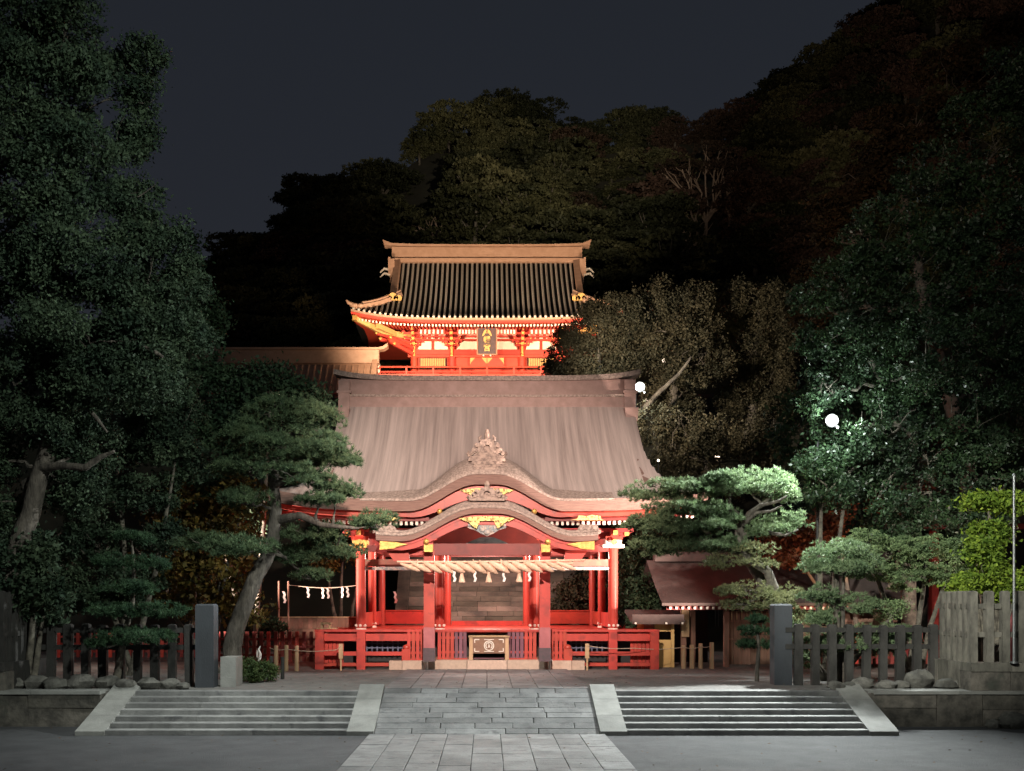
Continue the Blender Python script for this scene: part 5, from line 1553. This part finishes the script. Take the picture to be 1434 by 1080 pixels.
floodlamp(P(1165, 589, 30.0), (3, 12, 4.0), .165, 'blazing white floodlight on a pole among the right trees', power=260)
floodlamp(P(896, 542, 46.0), (0, 20, 6), .20, 'small white floodlight beyond the right end of the hall ridge', power=200)
x, y = 11.93, 24.25
m_ = MB(); m_.cyl((x, y, .66), (x, y, 4.9), .035, .028, 10); m_.cyl((x, y, .66), (x, y, .7), .09, .09, 12); m_.cyl((x, y, 4.9), (x, y, 4.96), .04, .02, 10)
solo('steel_pole', m_, M['iron_pole'], (x, y, .66), 'thin steel pole rising from the stone fence at the right edge', 'pole', smooth=True)
# lit lanterns glimpsed through the trees
for X, Y, D, r in ((1330, 600, 42, .05), (930, 505, 56, .10), (905, 560, 54, .08), (1006, 641, 46, .07), (922, 645, 44, .05), (915, 560, 54, .07), (906, 668, 42, .05), (1002, 640, 46, .05),
                   (402, 541, 52, .10), (392, 552, 52, .06), (366, 566, 50, .08), (358, 572, 50, .05), (408, 556, 52, .05), (350, 548, 52, .05)):
    p = P(X, Y, D)
    g_ = ground_z(p.x, p.y)
    t = thing('lantern', (p.x, p.y, g_), 'tiny lit lantern glimpsed through the trees ' + ('right' if X > 682 else 'left') + ' of the hall roof', 'lantern', 'lanterns glimpsed right of the hall roof' if X > 682 else 'lanterns glimpsed left of the hall roof')
    obj('lamp_glass', MB().ball(p, (r, r, r), 8, 6), M['small_lamp'], t, at=p)
    obj('post', MB().cyl((p.x, p.y, g_ - .1), (p.x, p.y, p.z - r), .03, n=6), M['lamp_body'], t)
# ---------------------------------------------------------------- trees and shrubs
def lob(X, Y, rx, ry, D, depth=None):
    s = D / 1500
    return (tuple(P(X, Y, D)), (rx * s, (depth if depth else rx * s * .9), ry * s))
def trunk_part(t, lines, m, parent_lobes=(), r=.05, name='trunk', join=None):
    """lines: list of (points, radii); limbs then run from the nearest trunk point to every lobe"""
    m_ = MB()
    allp = []
    for pts, rad in lines:
        pts = [Vector(p) for p in pts]
        fine = []; fr = []
        for i in range(len(pts) - 1):
            for q in range(3):
                f = q / 3; fine.append(pts[i].lerp(pts[i + 1], f) + Vector((random.uniform(-1, 1), random.uniform(-1, 1), 0)) * rad[i] * .18 * (1 if i + q else 0)); fr.append(rad[i] + (rad[i + 1] - rad[i]) * f)
        fine.append(pts[-1]); fr.append(rad[-1])
        m_.tube(fine, fr, 10)
        allp += [(p, r_) for p, r_ in zip(fine, fr)]
    o = obj(name, m_, m, t, smooth=True)
    if parent_lobes:
        up = allp[len(allp) // 4:]
        for c, rr in parent_lobes:
            c = Vector(c)
            b = min(up, key=lambda q: (q[0] - c).length + max(0, q[0].z - c.z) * .6)
            e = c - Vector((0, 0, rr[2] * .25))
            if (e - b[0]).length < .3: continue
            lm_ = MB()
            r0 = min(b[1] * .6, max(r, (e - b[0]).length * .035))
            pts = limb(lm_, b[0], e, r0, r0 * .35, .06, .05, 6, 6)
            for k in range(5):
                q = c + Vector((random.uniform(-.8, .8) * rr[0], random.uniform(-.8, .8) * rr[1], random.uniform(-.1, .7) * rr[2]))
                limb(lm_, pts[-1 - k % 3], q, r0 * .4, r0 * .12, .12, .04, 4, 5)
            obj('limb', lm_, m, t, at=b[0], smooth=True)
    return o
def tree(name, label, cat, base, lobes, m, nclump, nleaf, cr, leaf, lines=None, bark='bark_grey', group=None, limbs=True, crown='crown', split=0, **kw):
    t = thing(name, base, label, cat, group)
    foliage(crown, t, boughs(lobes, split, .24, .8, .85) if split > 20 else boughs(lobes, split) if split else lobes, M[m], nclump, nleaf, cr, leaf, **kw)
    if lines:
        trunk_part(t, lines, M[bark], lobes if limbs else ())
    return t

# the giant tree at the left edge
D = 24.5
L = [lob(*v_, D + o_) for v_, o_ in (((20, 30, 70, 75), .5), ((95, 20, 45, 50), 0), ((160, 95, 62, 42), 0), ((200, 135, 30, 40), .3), ((60, 130, 90, 70), -.5), ((165, 195, 48, 38), .4), ((70, 240, 105, 70), -.4), ((190, 285, 45, 36), .4), ((215, 330, 42, 40), 0),
     ((60, 350, 100, 80), -.6), ((190, 390, 80, 62), 0), ((262, 410, 34, 48), .4), ((120, 470, 110, 62), -.3), ((245, 480, 52, 45), .3), ((20, 520, 80, 80), -.2), ((170, 545, 85, 48), .2), ((70, 600, 60, 40), .5), ((100, 680, 55, 38), 1.2), ((-20, 640, 50, 50), 1.0), ((120, 620, 50, 35), 1.0), ((10, 720, 40, 35), 1.4))]
L += [lob(-90, 200, 110, 260, D + 1, 2.5)]
lines = [([P(8, 880, 25.5), P(20, 800, 25.3), P(40, 720, 25.2), P(62, 640, 25), P(80, 580, 25), P(70, 480, 25), P(60, 340, 25), P(50, 160, 25)], [.30, .26, .22, .20, .18, .16, .12, .06]),
         ([P(55, 655, 25), P(85, 652, 24.6), P(120, 655, 24.3), P(140, 640, 24.2), P(160, 632, 24.1)], [.12, .09, .08, .06, .03]),
         ([P(100, 560, 24.8), P(125, 575, 24.2), P(135, 585, 24.0), P(150, 605, 23.9)], [.07, .05, .045, .02]),
         ([P(190, 475, 24), P(170, 480, 24), P(155, 478, 23.9)], [.03, .05, .03]),
         ([P(200, 485, 23.9), P(215, 492, 23.8), P(228, 500, 23.8)], [.03, .05, .03])]
b = P(8, 880, 25.5)
tree('giant_tree', 'towering dark green tree filling the left edge of the picture', 'tree', (b.x, b.y, 0), L, 'leaf_left', 9500, 26, .19, .047, lines, 'bark_tree', squash=1.0, up=.2, split=13)
# broadleaf masses beneath it
def shrub(name, label, cat, D, spec, m, nc, nl, cr, leaf, bark='bark_grey', stems=3, group=None, **kw):
    Ls = [lob(*v_, D + random.uniform(-.3, .3)) for v_ in spec]
    cx = sum(l[0][0] for l in Ls) / len(Ls)
    base = Vector((cx, D + .3, ground_z(cx, D + .3)))
    lines = []
    for i in range(stems):
        l = Ls[(i * 2) % len(Ls)]
        lines.append(([base + Vector(((i - 1) * .15, 0, -.05)), (base + Vector(l[0])) / 2 + Vector((random.uniform(-.15, .15), 0, 0)), Vector(l[0])], [.09, .07, .03]))
    return tree(name, label, cat, tuple(base), Ls, m, nc, nl, cr, leaf, lines, bark, group, **kw)
shrub('broadleaf_shrub', 'dark broadleaf shrub in front of the fence corner at the left edge', 'shrub', 25.6, [(20, 800, 50, 40), (60, 835, 35, 28), (45, 770, 35, 30), (-30, 800, 50, 60), (62, 862, 20, 12)], 'leaf_left', 420, 26, .28, .07)
shrub('understory_tree', 'dark green understory tree between the giant tree and the leaning pine', 'tree', 29.5, [(160, 620, 60, 40), (220, 600, 50, 50), (245, 650, 45, 45), (195, 690, 60, 35), (120, 700, 50, 40), (262, 560, 30, 40), (140, 760, 45, 30), (90, 760, 45, 35), (100, 830, 50, 35), (180, 820, 50, 30), (230, 760, 40, 30)], 'leaf_left', 2600, 18, .15, .055, squash=.9, split=9)
shrub('brown_leaf_tree', 'small tree with yellow and brown autumn leaves left of the leaning pine', 'tree', 30.8, [(255, 715, 50, 32), (310, 735, 50, 35), (340, 700, 35, 30), (250, 780, 45, 28), (310, 800, 50, 30), (290, 845, 45, 25), (225, 830, 35, 28), (345, 850, 28, 25)], 'leaf_yellow', 420, 16, .34, .095, stems=4)
shrub('dark_evergreen', 'nearly black evergreen behind the leaning pine, below the gallery', 'tree', 35, [(300, 560, 45, 50), (340, 540, 30, 30), (290, 640, 50, 60), (270, 500, 38, 45), (380, 535, 38, 24), (345, 600, 40, 50), (300, 720, 60, 60), (430, 560, 25, 25), (447, 565, 12, 22)], 'leaf_dark', 900, 22, .42, .08)
shrub('dark_evergreen', 'twiggy dark evergreen top beside the left sky, above the gallery', 'tree', 38, [(290, 445, 28, 28), (262, 400, 22, 45), (262, 340, 12, 14)], 'leaf_dark', 260, 16, .42, .08)
shrub('garden_shrub', 'yellow green shrub in the dark gap left of the hall', 'shrub', 41, [(480, 760, 26, 22), (510, 775, 20, 18), (455, 785, 20, 16)], 'leaf_yellow', 160, 18, .3, .08)
shrub('garden_shrub', 'green shrub seen through the right bay of the hall', 'shrub', 42, [(800, 835, 20, 24), (825, 825, 22, 26), (845, 850, 20, 20), (780, 860, 16, 16)], 'leaf_olive', 200, 20, .3, .08)
shrub('dark_evergreen', 'nearly black shrub mass between the hall and the long brown hall', 'shrub', 37, [(900, 740, 45, 45), (905, 810, 40, 50), (935, 760, 40, 40), (890, 850, 30, 40), (925, 860, 30, 30)], 'leaf_dark', 420, 22, .42, .08)
shrub('fence_shrub', 'low dark leaves behind the left red fence', 'shrub', 35.8, [(345, 885, 20, 12), (370, 880, 18, 10), (385, 878, 14, 8)], 'leaf_dark', 60, 20, .22, .07)
# clipped hedge
hd = thing('clipped_hedge', (-6.15, 27.4, 0), 'low clipped azalea hedge right of the pale stone block', 'hedge')
foliage('leaves', hd, [lob(345, 940, 22, 16, 27.2, .5), lob(370, 941, 18, 14, 27.6, .5), lob(335, 936, 14, 14, 27.9, .5)], M['leaf_hedge'], 260, 26, .12, .032)
# trees right of the gate, brightened by the added spot
olive = [('left', 49, [(800, 490, 35, 30), (845, 460, 40, 38), (866, 438, 22, 22), (870, 490, 35, 40), (790, 520, 25, 18), (880, 440, 22, 24), (830, 520, 50, 22)], 'dark spiky conifer pressing against the right side of the gate tower'),
         ('mid', 50, [(930, 420, 34, 35), (905, 455, 22, 50), (960, 450, 45, 45), (985, 500, 42, 42), (930, 500, 40, 45), (975, 420, 22, 24), (950, 550, 50, 30)], 'tall olive conifer right of the gate tower with a pale slanting limb'),
         ('right', 52, [(1045, 425, 32, 26), (1080, 430, 28, 35), (1100, 480, 25, 60), (1050, 490, 38, 45), (1080, 540, 35, 50), (1035, 560, 30, 30)], 'brownish olive conifer, rightmost of the three right of the gate tower'),
         ('low', 46, [(1010, 620, 40, 45), (1060, 620, 40, 60), (960, 600, 45, 50), (920, 620, 35, 60), (1090, 650, 30, 40), (985, 670, 60, 30), (930, 670, 40, 25)], 'olive conifer mass directly above the wide pine right of the hall')]
for nm, D, spec, lab in olive:
    Ls = [lob(*v_, D + random.uniform(-.5, .5)) for v_ in spec]
    cx = sum(l[0][0] for l in Ls) / len(Ls); gzz = ground_z(cx, D)
    topz = max(l[0][2] for l in Ls)
    lines = [([(cx - .5, D, gzz - .2), (cx - .2, D, (gzz + topz) / 2), (cx, D, topz)], [.32, .22, .06])]
    if nm == 'mid': lines.append(([P(885, 590, 48.2), P(925, 548, 48), P(950, 525, 48), P(968, 500, 48)], [.15, .11, .08, .05]))
    tree('olive_conifer', lab, 'tree', (cx, D, gzz), Ls, 'leaf_olive', 1500, 26, .24, .065, lines, group='conifers right of the gate tower', squash=1.25, up=.1, split=10)
# the big tree on the right
D = 29.5
L = [lob(*v_, D + o_) for v_, o_ in (((1395, 190, 70, 80), .5), ((1310, 250, 70, 65), 0), ((1235, 330, 62, 55), 0), ((1400, 330, 80, 80), -.4), ((1300, 380, 80, 70), -.3), ((1180, 400, 50, 45), .4), ((1140, 415, 36, 22), .2), ((1200, 480, 70, 55), .6), ((1150, 480, 38, 30), .5),
     ((1400, 470, 80, 80), 0), ((1300, 500, 85, 65), -.2), ((1240, 600, 60, 60), .9), ((1360, 590, 70, 60), .5), ((1300, 640, 60, 45), .9), ((1150, 545, 38, 40), .9), ((1160, 680, 45, 30), .6), ((1230, 690, 50, 35), 1.0), ((1400, 680, 50, 30), .8), ((1240, 735, 50, 26), 1.6), ((1310, 720, 50, 32), 1.4), ((1370, 740, 40, 28), 1.6), ((1270, 560, 60, 50), 1.4), ((1180, 600, 40, 40), 1.6), ((1440, 120, 70, 60), .6))]
L += [lob(1520, 380, 110, 330, D + 1, 3)]
lines = [([P(1275, 900, 32.5), P(1270, 740, 32.4), P(1285, 600, 32.2), P(1320, 440, 31.5), P(1350, 280, 30.5)], [.24, .20, .18, .14, .06]),
         ([P(1285, 620, 31.2), P(1240, 540, 30.6), P(1190, 450, 30.2)], [.16, .12, .05])]
tree('evergreen_tree', 'huge glossy evergreen filling the right edge above the small pines', 'tree', tuple(Vector((P(1275, 900, 31.5).x, 31.5, 0))), L, 'leaf_gloss', 5200, 26, .18, .056, lines, squash=.9, split=13)
shrub('lamplit_branches', 'glossy leaves lit white just below the blazing floodlight', 'tree', 30.6, [(1150, 650, 36, 22), (1165, 690, 34, 26), (1190, 640, 18, 10), (1130, 655, 22, 12)], 'leaf_gloss', 220, 22, .28, .06, stems=2)
shrub('rusty_tree', 'rust red tree standing behind the small right pines', 'tree', 34, [(1110, 768, 42, 26), (1150, 750, 30, 28), (1290, 660, 24, 30), (1320, 618, 16, 18), (1170, 715, 20, 20), (1255, 700, 30, 20)], 'leaf_red', 260, 20, .36, .085, bark='bark_bare', stems=3)
shrub('backdrop_evergreen', 'black evergreen mass behind the rust red tree', 'tree', 40, [(1200, 700, 90, 80), (1330, 700, 90, 90), (1430, 620, 80, 90), (1250, 600, 80, 80), (1120, 600, 40, 60)], 'leaf_dark', 900, 22, .6, .11)
tree('autumn_tree', 'tall brownish tree rising behind the huge right evergreen', 'tree', (17.5, 37, 0),
     [lob(*v_, 36.5) for v_ in ((1180, 330, 40, 40), (1150, 385, 36, 30), (1210, 250, 50, 45), (1280, 170, 60, 50), (1360, 110, 70, 55), (1180, 290, 50, 22), (1430, 70, 60, 50), (1250, 210, 60, 40), (1130, 440, 24, 30))],
     'leaf_brown', 2400, 20, .20, .075, [([(17.5, 37, 0), (16.5, 37, 7), (15.0, 36.6, 12), (14.0, 36.5, 17)], [.35, .28, .2, .08])], 'bark_bare', split=9, squash=.6)
# lime shrubs at the right edge
shrub('lime_shrub', 'bright lime green shrub behind the steel pole, lower mass', 'shrub', 27.6, [(1365, 815, 30, 16), (1400, 812, 30, 20), (1425, 830, 30, 14), (1345, 826, 18, 10)], 'leaf_lime', 170, 24, .22, .055, group='lime green shrubs by the steel pole')
shrub('lime_shrub', 'bright lime green shrub left of the steel pole, upright middle mass', 'shrub', 27.9, [(1385, 748, 26, 16), (1375, 775, 24, 20), (1392, 790, 16, 14)], 'leaf_lime', 130, 24, .22, .06, group='lime green shrubs by the steel pole')
shrub('lime_shrub', 'lime green leaf band crossing the upper part of the steel pole', 'shrub', 28.1, [(1385, 702, 36, 10), (1425, 705, 26, 14)], 'leaf_lime', 130, 18, .26, .06, group='lime green shrubs by the steel pole')
# clipped cloud tree
t = shrub('clipped_tree', 'pale green clipped cloud tree with thin pale trunks behind the right fence', 'tree', 29, [(1210, 757, 34, 18), (1250, 772, 40, 24), (1300, 775, 45, 30), (1340, 780, 32, 30), (1225, 800, 38, 20), (1280, 812, 45, 18), (1325, 808, 34, 16)], 'leaf_box', 3600, 15, .055, .026, stems=4, shell=(.9, 1.05), squash=.8, zmin=-.4, split=26)
shrub('low_shrub', 'low pale shrubs seen between the pickets of the right fence', 'shrub', 27.6, [(1110, 905, 14, 20), (1125, 925, 14, 12), (1105, 875, 14, 12), (1240, 855, 22, 14), (1262, 850, 14, 10)], 'leaf_box', 120, 24, .14, .032, group=None)

# ---- pines
def pine(name, label, base, lines, pads, m, tufts, bark='bark_tree', length=.13, width=.009, group=None, zmin=-.15, k=16, fat=1.08, fat2=1.2):
    t = thing(name, base, label, 'pine tree', group)
    Ls = []
    for p in pads:
        p = (p[0], p[1], p[2] * fat, p[3] * fat2, p[4])
        l = lob(*p)
        Ls.append(l)
        n = int(tufts * p[2] * max(12, p[3]) / 1200 + 40)
        needle_pad(t, l[0], (l[1][0], l[1][1] * .9, l[1][2]), M[m], n, length, width, k, zmin=zmin)
    trunk_part(t, lines, M[bark], Ls)
    return t
b = P(322, 927, 28); b.z = 0
pine('leaning_pine', 'leaning pine with layered dark pads overlapping the left of the hall roof', tuple(b),
     [([b + Vector((0, 0, -.1)), P(330, 880, 28), P(350, 825, 28), P(378, 770, 28), P(388, 715, 28), P(383, 665, 28.1), P(400, 610, 28.2), P(415, 575, 28.3)], [.27, .23, .21, .18, .15, .11, .08, .04]),
      ([P(388, 728, 28), P(420, 722, 27.7), P(450, 735, 27.6), P(500, 740, 27.8)], [.13, .10, .07, .04]),
      ([P(384, 680, 28), P(420, 660, 27.6), P(455, 655, 27.5)], [.10, .07, .03])],
     [(400, 585, 52, 26, 28.6), (445, 597, 36, 22, 28.2), (355, 615, 42, 26, 28.2), (420, 630, 58, 24, 27.4), (468, 645, 34, 24, 28.0), (350, 660, 46, 20, 27.7), (415, 668, 50, 16, 27.2), (470, 692, 36, 17, 28), (450, 702, 26, 12, 27.4),
      (525, 735, 30, 16, 28.1), (345, 702, 36, 16, 27.6), (440, 752, 46, 20, 28.4), (470, 775, 34, 16, 28.8), (415, 785, 32, 18, 28.8), (330, 770, 50, 17, 27.2), (285, 765, 36, 16, 27.4), (435, 808, 26, 10, 28.8)], 'needle', 480, length=.13, k=18, fat=1.08, fat2=1.15)
b = P(1092, 930, 28.6); b.z = 0
pine('cloud_pine', 'wide cloud-pruned pine with flat bright green tiers right of the hall', tuple(b),
     [([b, P(1090, 870, 28.7), P(1070, 815, 28.9), P(1045, 775, 29), P(1036, 742, 29), P(1050, 720, 29), P(1075, 700, 29)], [.22, .20, .18, .16, .14, .10, .05]),
      ([P(1040, 760, 29), P(1000, 752, 28.8), P(960, 748, 28.7), P(915, 740, 28.6)], [.10, .08, .06, .03]),
      ([P(1045, 730, 29), P(1020, 712, 28.9), P(980, 702, 28.8), P(930, 698, 28.7)], [.09, .07, .05, .03]),
      ([P(1048, 722, 28.6), P(1065, 708, 28.4), P(1090, 702, 28.3), P(1102, 695, 28.3)], [.07, .055, .04, .02]),
      ([P(1040, 735, 28.7), P(1060, 718, 28.4), P(1080, 716, 28.3), P(1095, 708, 28.3)], [.06, .05, .035, .02]),
      ([P(1040, 750, 28.9), P(1070, 745, 28.6), P(1100, 750, 28.5), P(1118, 742, 28.5)], [.08, .06, .04, .02])],
     [(915, 692, 44, 16, 28.7), (965, 690, 44, 15, 28.6), (945, 714, 44, 12, 28.3), (985, 715, 40, 13, 28.4), (1000, 686, 34, 14, 29), (1050, 684, 62, 20, 29.2), (1085, 692, 30, 26, 29.4), (1025, 682, 34, 17, 28.8),
      (920, 742, 46, 20, 28.6), (975, 740, 50, 18, 28.5), (1010, 728, 32, 14, 28.9), (1098, 738, 36, 20, 28.8), (1070, 745, 26, 14, 28.6), (1005, 768, 48, 15, 28.3), (945, 768, 36, 15, 28.9), (910, 770, 30, 16, 29.2)],
     'needle_light', 620, length=.10, width=.009, zmin=-.05, k=18, fat=1.0, fat2=1.3)
b = P(1098, 940, 27.8); b.z = 0
pine('pale_pine', 'pale yellowish pine with a crooked whitish trunk behind the right gate post', tuple(b),
     [([b, P(1098, 870, 28), P(1085, 825, 28), P(1075, 800, 28), P(1050, 785, 28.1), P(1037, 760, 28.1), P(1030, 745, 28.2)], [.17, .14, .13, .12, .09, .06, .03]),
      ([P(1050, 780, 28.1), P(1020, 770, 28), P(1000, 775, 28)], [.06, .04, .02])],
     [(1058, 772, 30, 11, 28), (1015, 790, 28, 12, 27.9), (1062, 792, 26, 9, 28), (1045, 830, 36, 13, 27.6), (1075, 845, 34, 16, 27.7), (1100, 838, 26, 16, 27.9), (1105, 870, 22, 20, 28), (1040, 850, 26, 10, 27.8)],
     'needle_pale', 640, bark='bark_grey', length=.07, width=.009)
b = P(160, 962, 25.7); b.z = 0
pine('young_pine', 'slim young pine with thin layered pads in front of the left stone fence', tuple(b),
     [([b, P(172, 900, 25.6), P(185, 850, 25.5), P(188, 800, 25.4), P(184, 755, 25.4)], [.10, .08, .06, .045, .02])],
     [(185, 757, 26, 11, 25.4), (205, 795, 30, 13, 25.3), (160, 790, 28, 12, 25.3), (180, 828, 40, 12, 25.2), (155, 858, 34, 11, 25.2), (222, 858, 32, 11, 25.3), (185, 895, 46, 12, 25.1), (150, 905, 26, 9, 25.2), (218, 893, 20, 9, 25.3)],
     'needle_dark', 620, bark='bark_grey', length=.10)
b = P(1172, 935, 27.2); b.z = 0
pine('round_pine', 'small round-topped pine with a dark trunk between gate post and clipped tree', tuple(b),
     [([b, P(1173, 860, 27.2), P(1170, 800, 27.2), P(1172, 772, 27.2)], [.09, .08, .06, .03]), ([b + Vector((.15, 0, 0)), P(1180, 850, 27.3), P(1182, 800, 27.3)], [.07, .06, .03])],
     [(1175, 775, 40, 16, 27.2), (1145, 795, 24, 18, 27.1), (1208, 795, 26, 18, 27.1), (1175, 800, 34, 16, 26.9), (1150, 838, 22, 16, 27), (1200, 850, 26, 16, 27.1), (1150, 870, 20, 16, 27.1), (1210, 905, 42, 24, 27.0), (1255, 900, 30, 22, 27.1), (1150, 905, 24, 20, 27.1)],
     'needle_light', 620, length=.09)
b = P(1060, 940, 27.6); b.z = 0
pine('low_pine', 'low dark pine just left of the right gate post', tuple(b),
     [([b, P(1062, 900, 27.6), P(1060, 875, 27.6)], [.06, .05, .03])],
     [(1055, 885, 20, 10, 27.5), (1062, 905, 20, 9, 27.4), (1045, 905, 12, 8, 27.5), (1060, 870, 14, 9, 27.6)], 'needle_dark', 330, length=.10)

# ---------------------------------------------------------------- the forest on the hill
def hill_at(X, Y):
    for D in np.arange(78, 125, .5):
        x = (X - 682) / 1500 * D
        if 843 - (ground_z(x, D) - EYE) / D * 1500 <= Y: return Vector((x, D, ground_z(x, D)))
    return Vector(((X - 682) / 1500 * 124, 124, ground_z((X - 682) / 1500 * 124, 124)))
HP = []
for k in range(5):
    r = random.Random(40 + k)
    Ls = []
    for i in range(14):
        a = r.uniform(0, 6.28); q = r.uniform(0.3, 2.3) if i else 0
        Ls.append(((q * math.cos(a), q * math.sin(a), 1.9 + r.uniform(0, 2.6) - q * .35), (r.uniform(1.5, 2.4), r.uniform(1.5, 2.4), r.uniform(.35, .65))))
    pts = blob_points(Ls, 620, 16, .36, squash=.3, zmin=-.2)
    me = np_mesh('hill_tree', leaf_quads(pts, .155, .6), 4, M['hill_leaf'], (0, 0, 0))
    me2 = me.copy(); me2.materials.clear(); me2.materials.append(M['hill_leaf_red'])
    tm = MB(); tm.tube([(0, 0, -.8), (.1, .05, 1.5), (0, 0, 3.6)], [.2, .16, .08], 6)
    for i in range(5):
        a = r.uniform(0, 6.28); tm.tube([(0.1, 0, 1.6), (1.0 * math.cos(a), 1.0 * math.sin(a), 2.9), (1.7 * math.cos(a), 1.7 * math.sin(a), 3.7)], [.09, .06, .02], 5)
    HP.append((me, me2, tm.mesh('trunk', mats=(M['bark_tree'],))))
rr = random.Random(11)
pts = []
tries = 0
for i in range(34):
    y = rr.uniform(122, 126); x = -43 + i * 3.25 + rr.uniform(-.6, .6)
    pts.append((x, y, 682 + x / y * 1500, 843 - (ground_z(x, y) + 4 - EYE) / y * 1500))
while len(pts) < 295 and tries < 20000:
    tries += 1
    y = rr.uniform(86, 124)
    x = rr.uniform(-42, 66)
    px, py = 682 + x / y * 1500, 843 - (ground_z(x, y) + 4 - EYE) / y * 1500
    if py > 560 or px < 200 or px > 1500 or py < -60: continue
    if any(abs(px - bx_) < 50 and -150 < py - by_ < 66 for bx_, by_ in ((985, 318), (612, 335))): continue
    if all((x - a) ** 2 + ((y - b) * 1.15) ** 2 > 11.5 for a, b, _, _ in pts): pts.append((x, y, px, py))
def zone(px, py, top, red):
    if red:
        w = 'left' if px < 470 else 'central' if px < 900 else 'right'
        return 'rust tinted tree among darker ones on the %s part of the forested hill' % w, 'rust tinted hill trees, %s part' % w
    w = 'top of the hill line' if top else 'slope'
    if px < 470: return 'nearly black tree on the left %s of the forested hill' % w, 'hill trees, left ' + w
    if px < 900: return 'rounded olive tree on the central %s of the forested hill' % w, 'hill trees, central ' + w
    return 'dark brownish tree on the right %s of the forested hill' % w, 'hill trees, right ' + w
for x, y, px, py in pts:
    me, me2, tm = HP[rr.randrange(5)]
    red = (930 < px < 1060 and 130 < py < 300) or (px > 1100 and rr.random() < .5) or rr.random() < .06
    lab, gr_ = zone(px, py, y > 120, red)
    base = Vector((x, y, ground_z(x, y) - .3))
    t = thing('hill_tree', base, lab, 'tree', gr_)
    s_ = rr.uniform(.8, 1.45) * (1.0 if y < 120 else .85)
    t.scale = (s_, s_, s_ * rr.uniform(.85, 1.1)); t.rotation_euler = (0, 0, rr.uniform(0, 6.28))
    for nm, me_ in (('crown', me2 if red else me), ('trunk', tm)):
        o = bpy.data.objects.new(nm, me_); C.objects.link(o); o.parent = t
# the trees whose pale limbs show
for i, (X, Y, H, spread, lab) in enumerate(((985, 322, 8.5, 3.9, 'rust coloured hill tree with several pale spreading limbs right of centre'), (1018, 312, 7.5, 1.5, 'hill tree with pale upright forked limbs, rightmost of the bare ones'),
        (950, 345, 3.6, 1.8, 'small bare forked tree low on the hill, left of the pale-limbed pair'), (972, 350, 3.6, 1.2, 'small bare leaning tree low on the hill beneath the rust coloured tree'), (612, 338, 3.0, 2.8, 'hill tree with a fan of pale limbs just above the gate roof'))):
    b = hill_at(X, Y) ; b.y -= 1.0; b.z = ground_z(b.x, b.y)
    t = thing('bare_limbed_tree', b, lab, 'tree')
    m_ = MB(); r = random.Random(90 + i); ends = []
    zt = 0.15 * H
    m_.tube([b - Vector((0, 0, .4)), b + Vector((.1, 0, zt))], [.2, .17], 7)
    for k in range(7 if spread > 2 else 4):
        f = -1 + 2 * k / (6 if spread > 2 else 3)
        e = b + Vector((f * spread + r.uniform(-.3, .3), r.uniform(-.8, .3), H * r.uniform(.75, 1.0) - abs(f) * H * .25))
        q = limb(m_, b + Vector((.1, 0, zt)), e, .13, .045, .07, .05, 6, 6); ends.append(e)
        for j in range(3):
            e2 = e + Vector((r.uniform(-1, 1), r.uniform(-.5, .3), r.uniform(.2, 1.2)))
            limb(m_, q[3 + j % 3], e2, .06, .02, .1, 0, 4, 5)
    obj('limbs', m_, M['bark_bare'], t, smooth=True)
    Ls = [(tuple(e + Vector((0, 0, .9))), (1.5, 1.3, .55)) for e in ends]
    if i in (0, 1, 4): foliage('crown', t, Ls, M['hill_leaf_red'] if i < 4 else M['hill_leaf'], 130, 14, .42, .15, squash=.4)
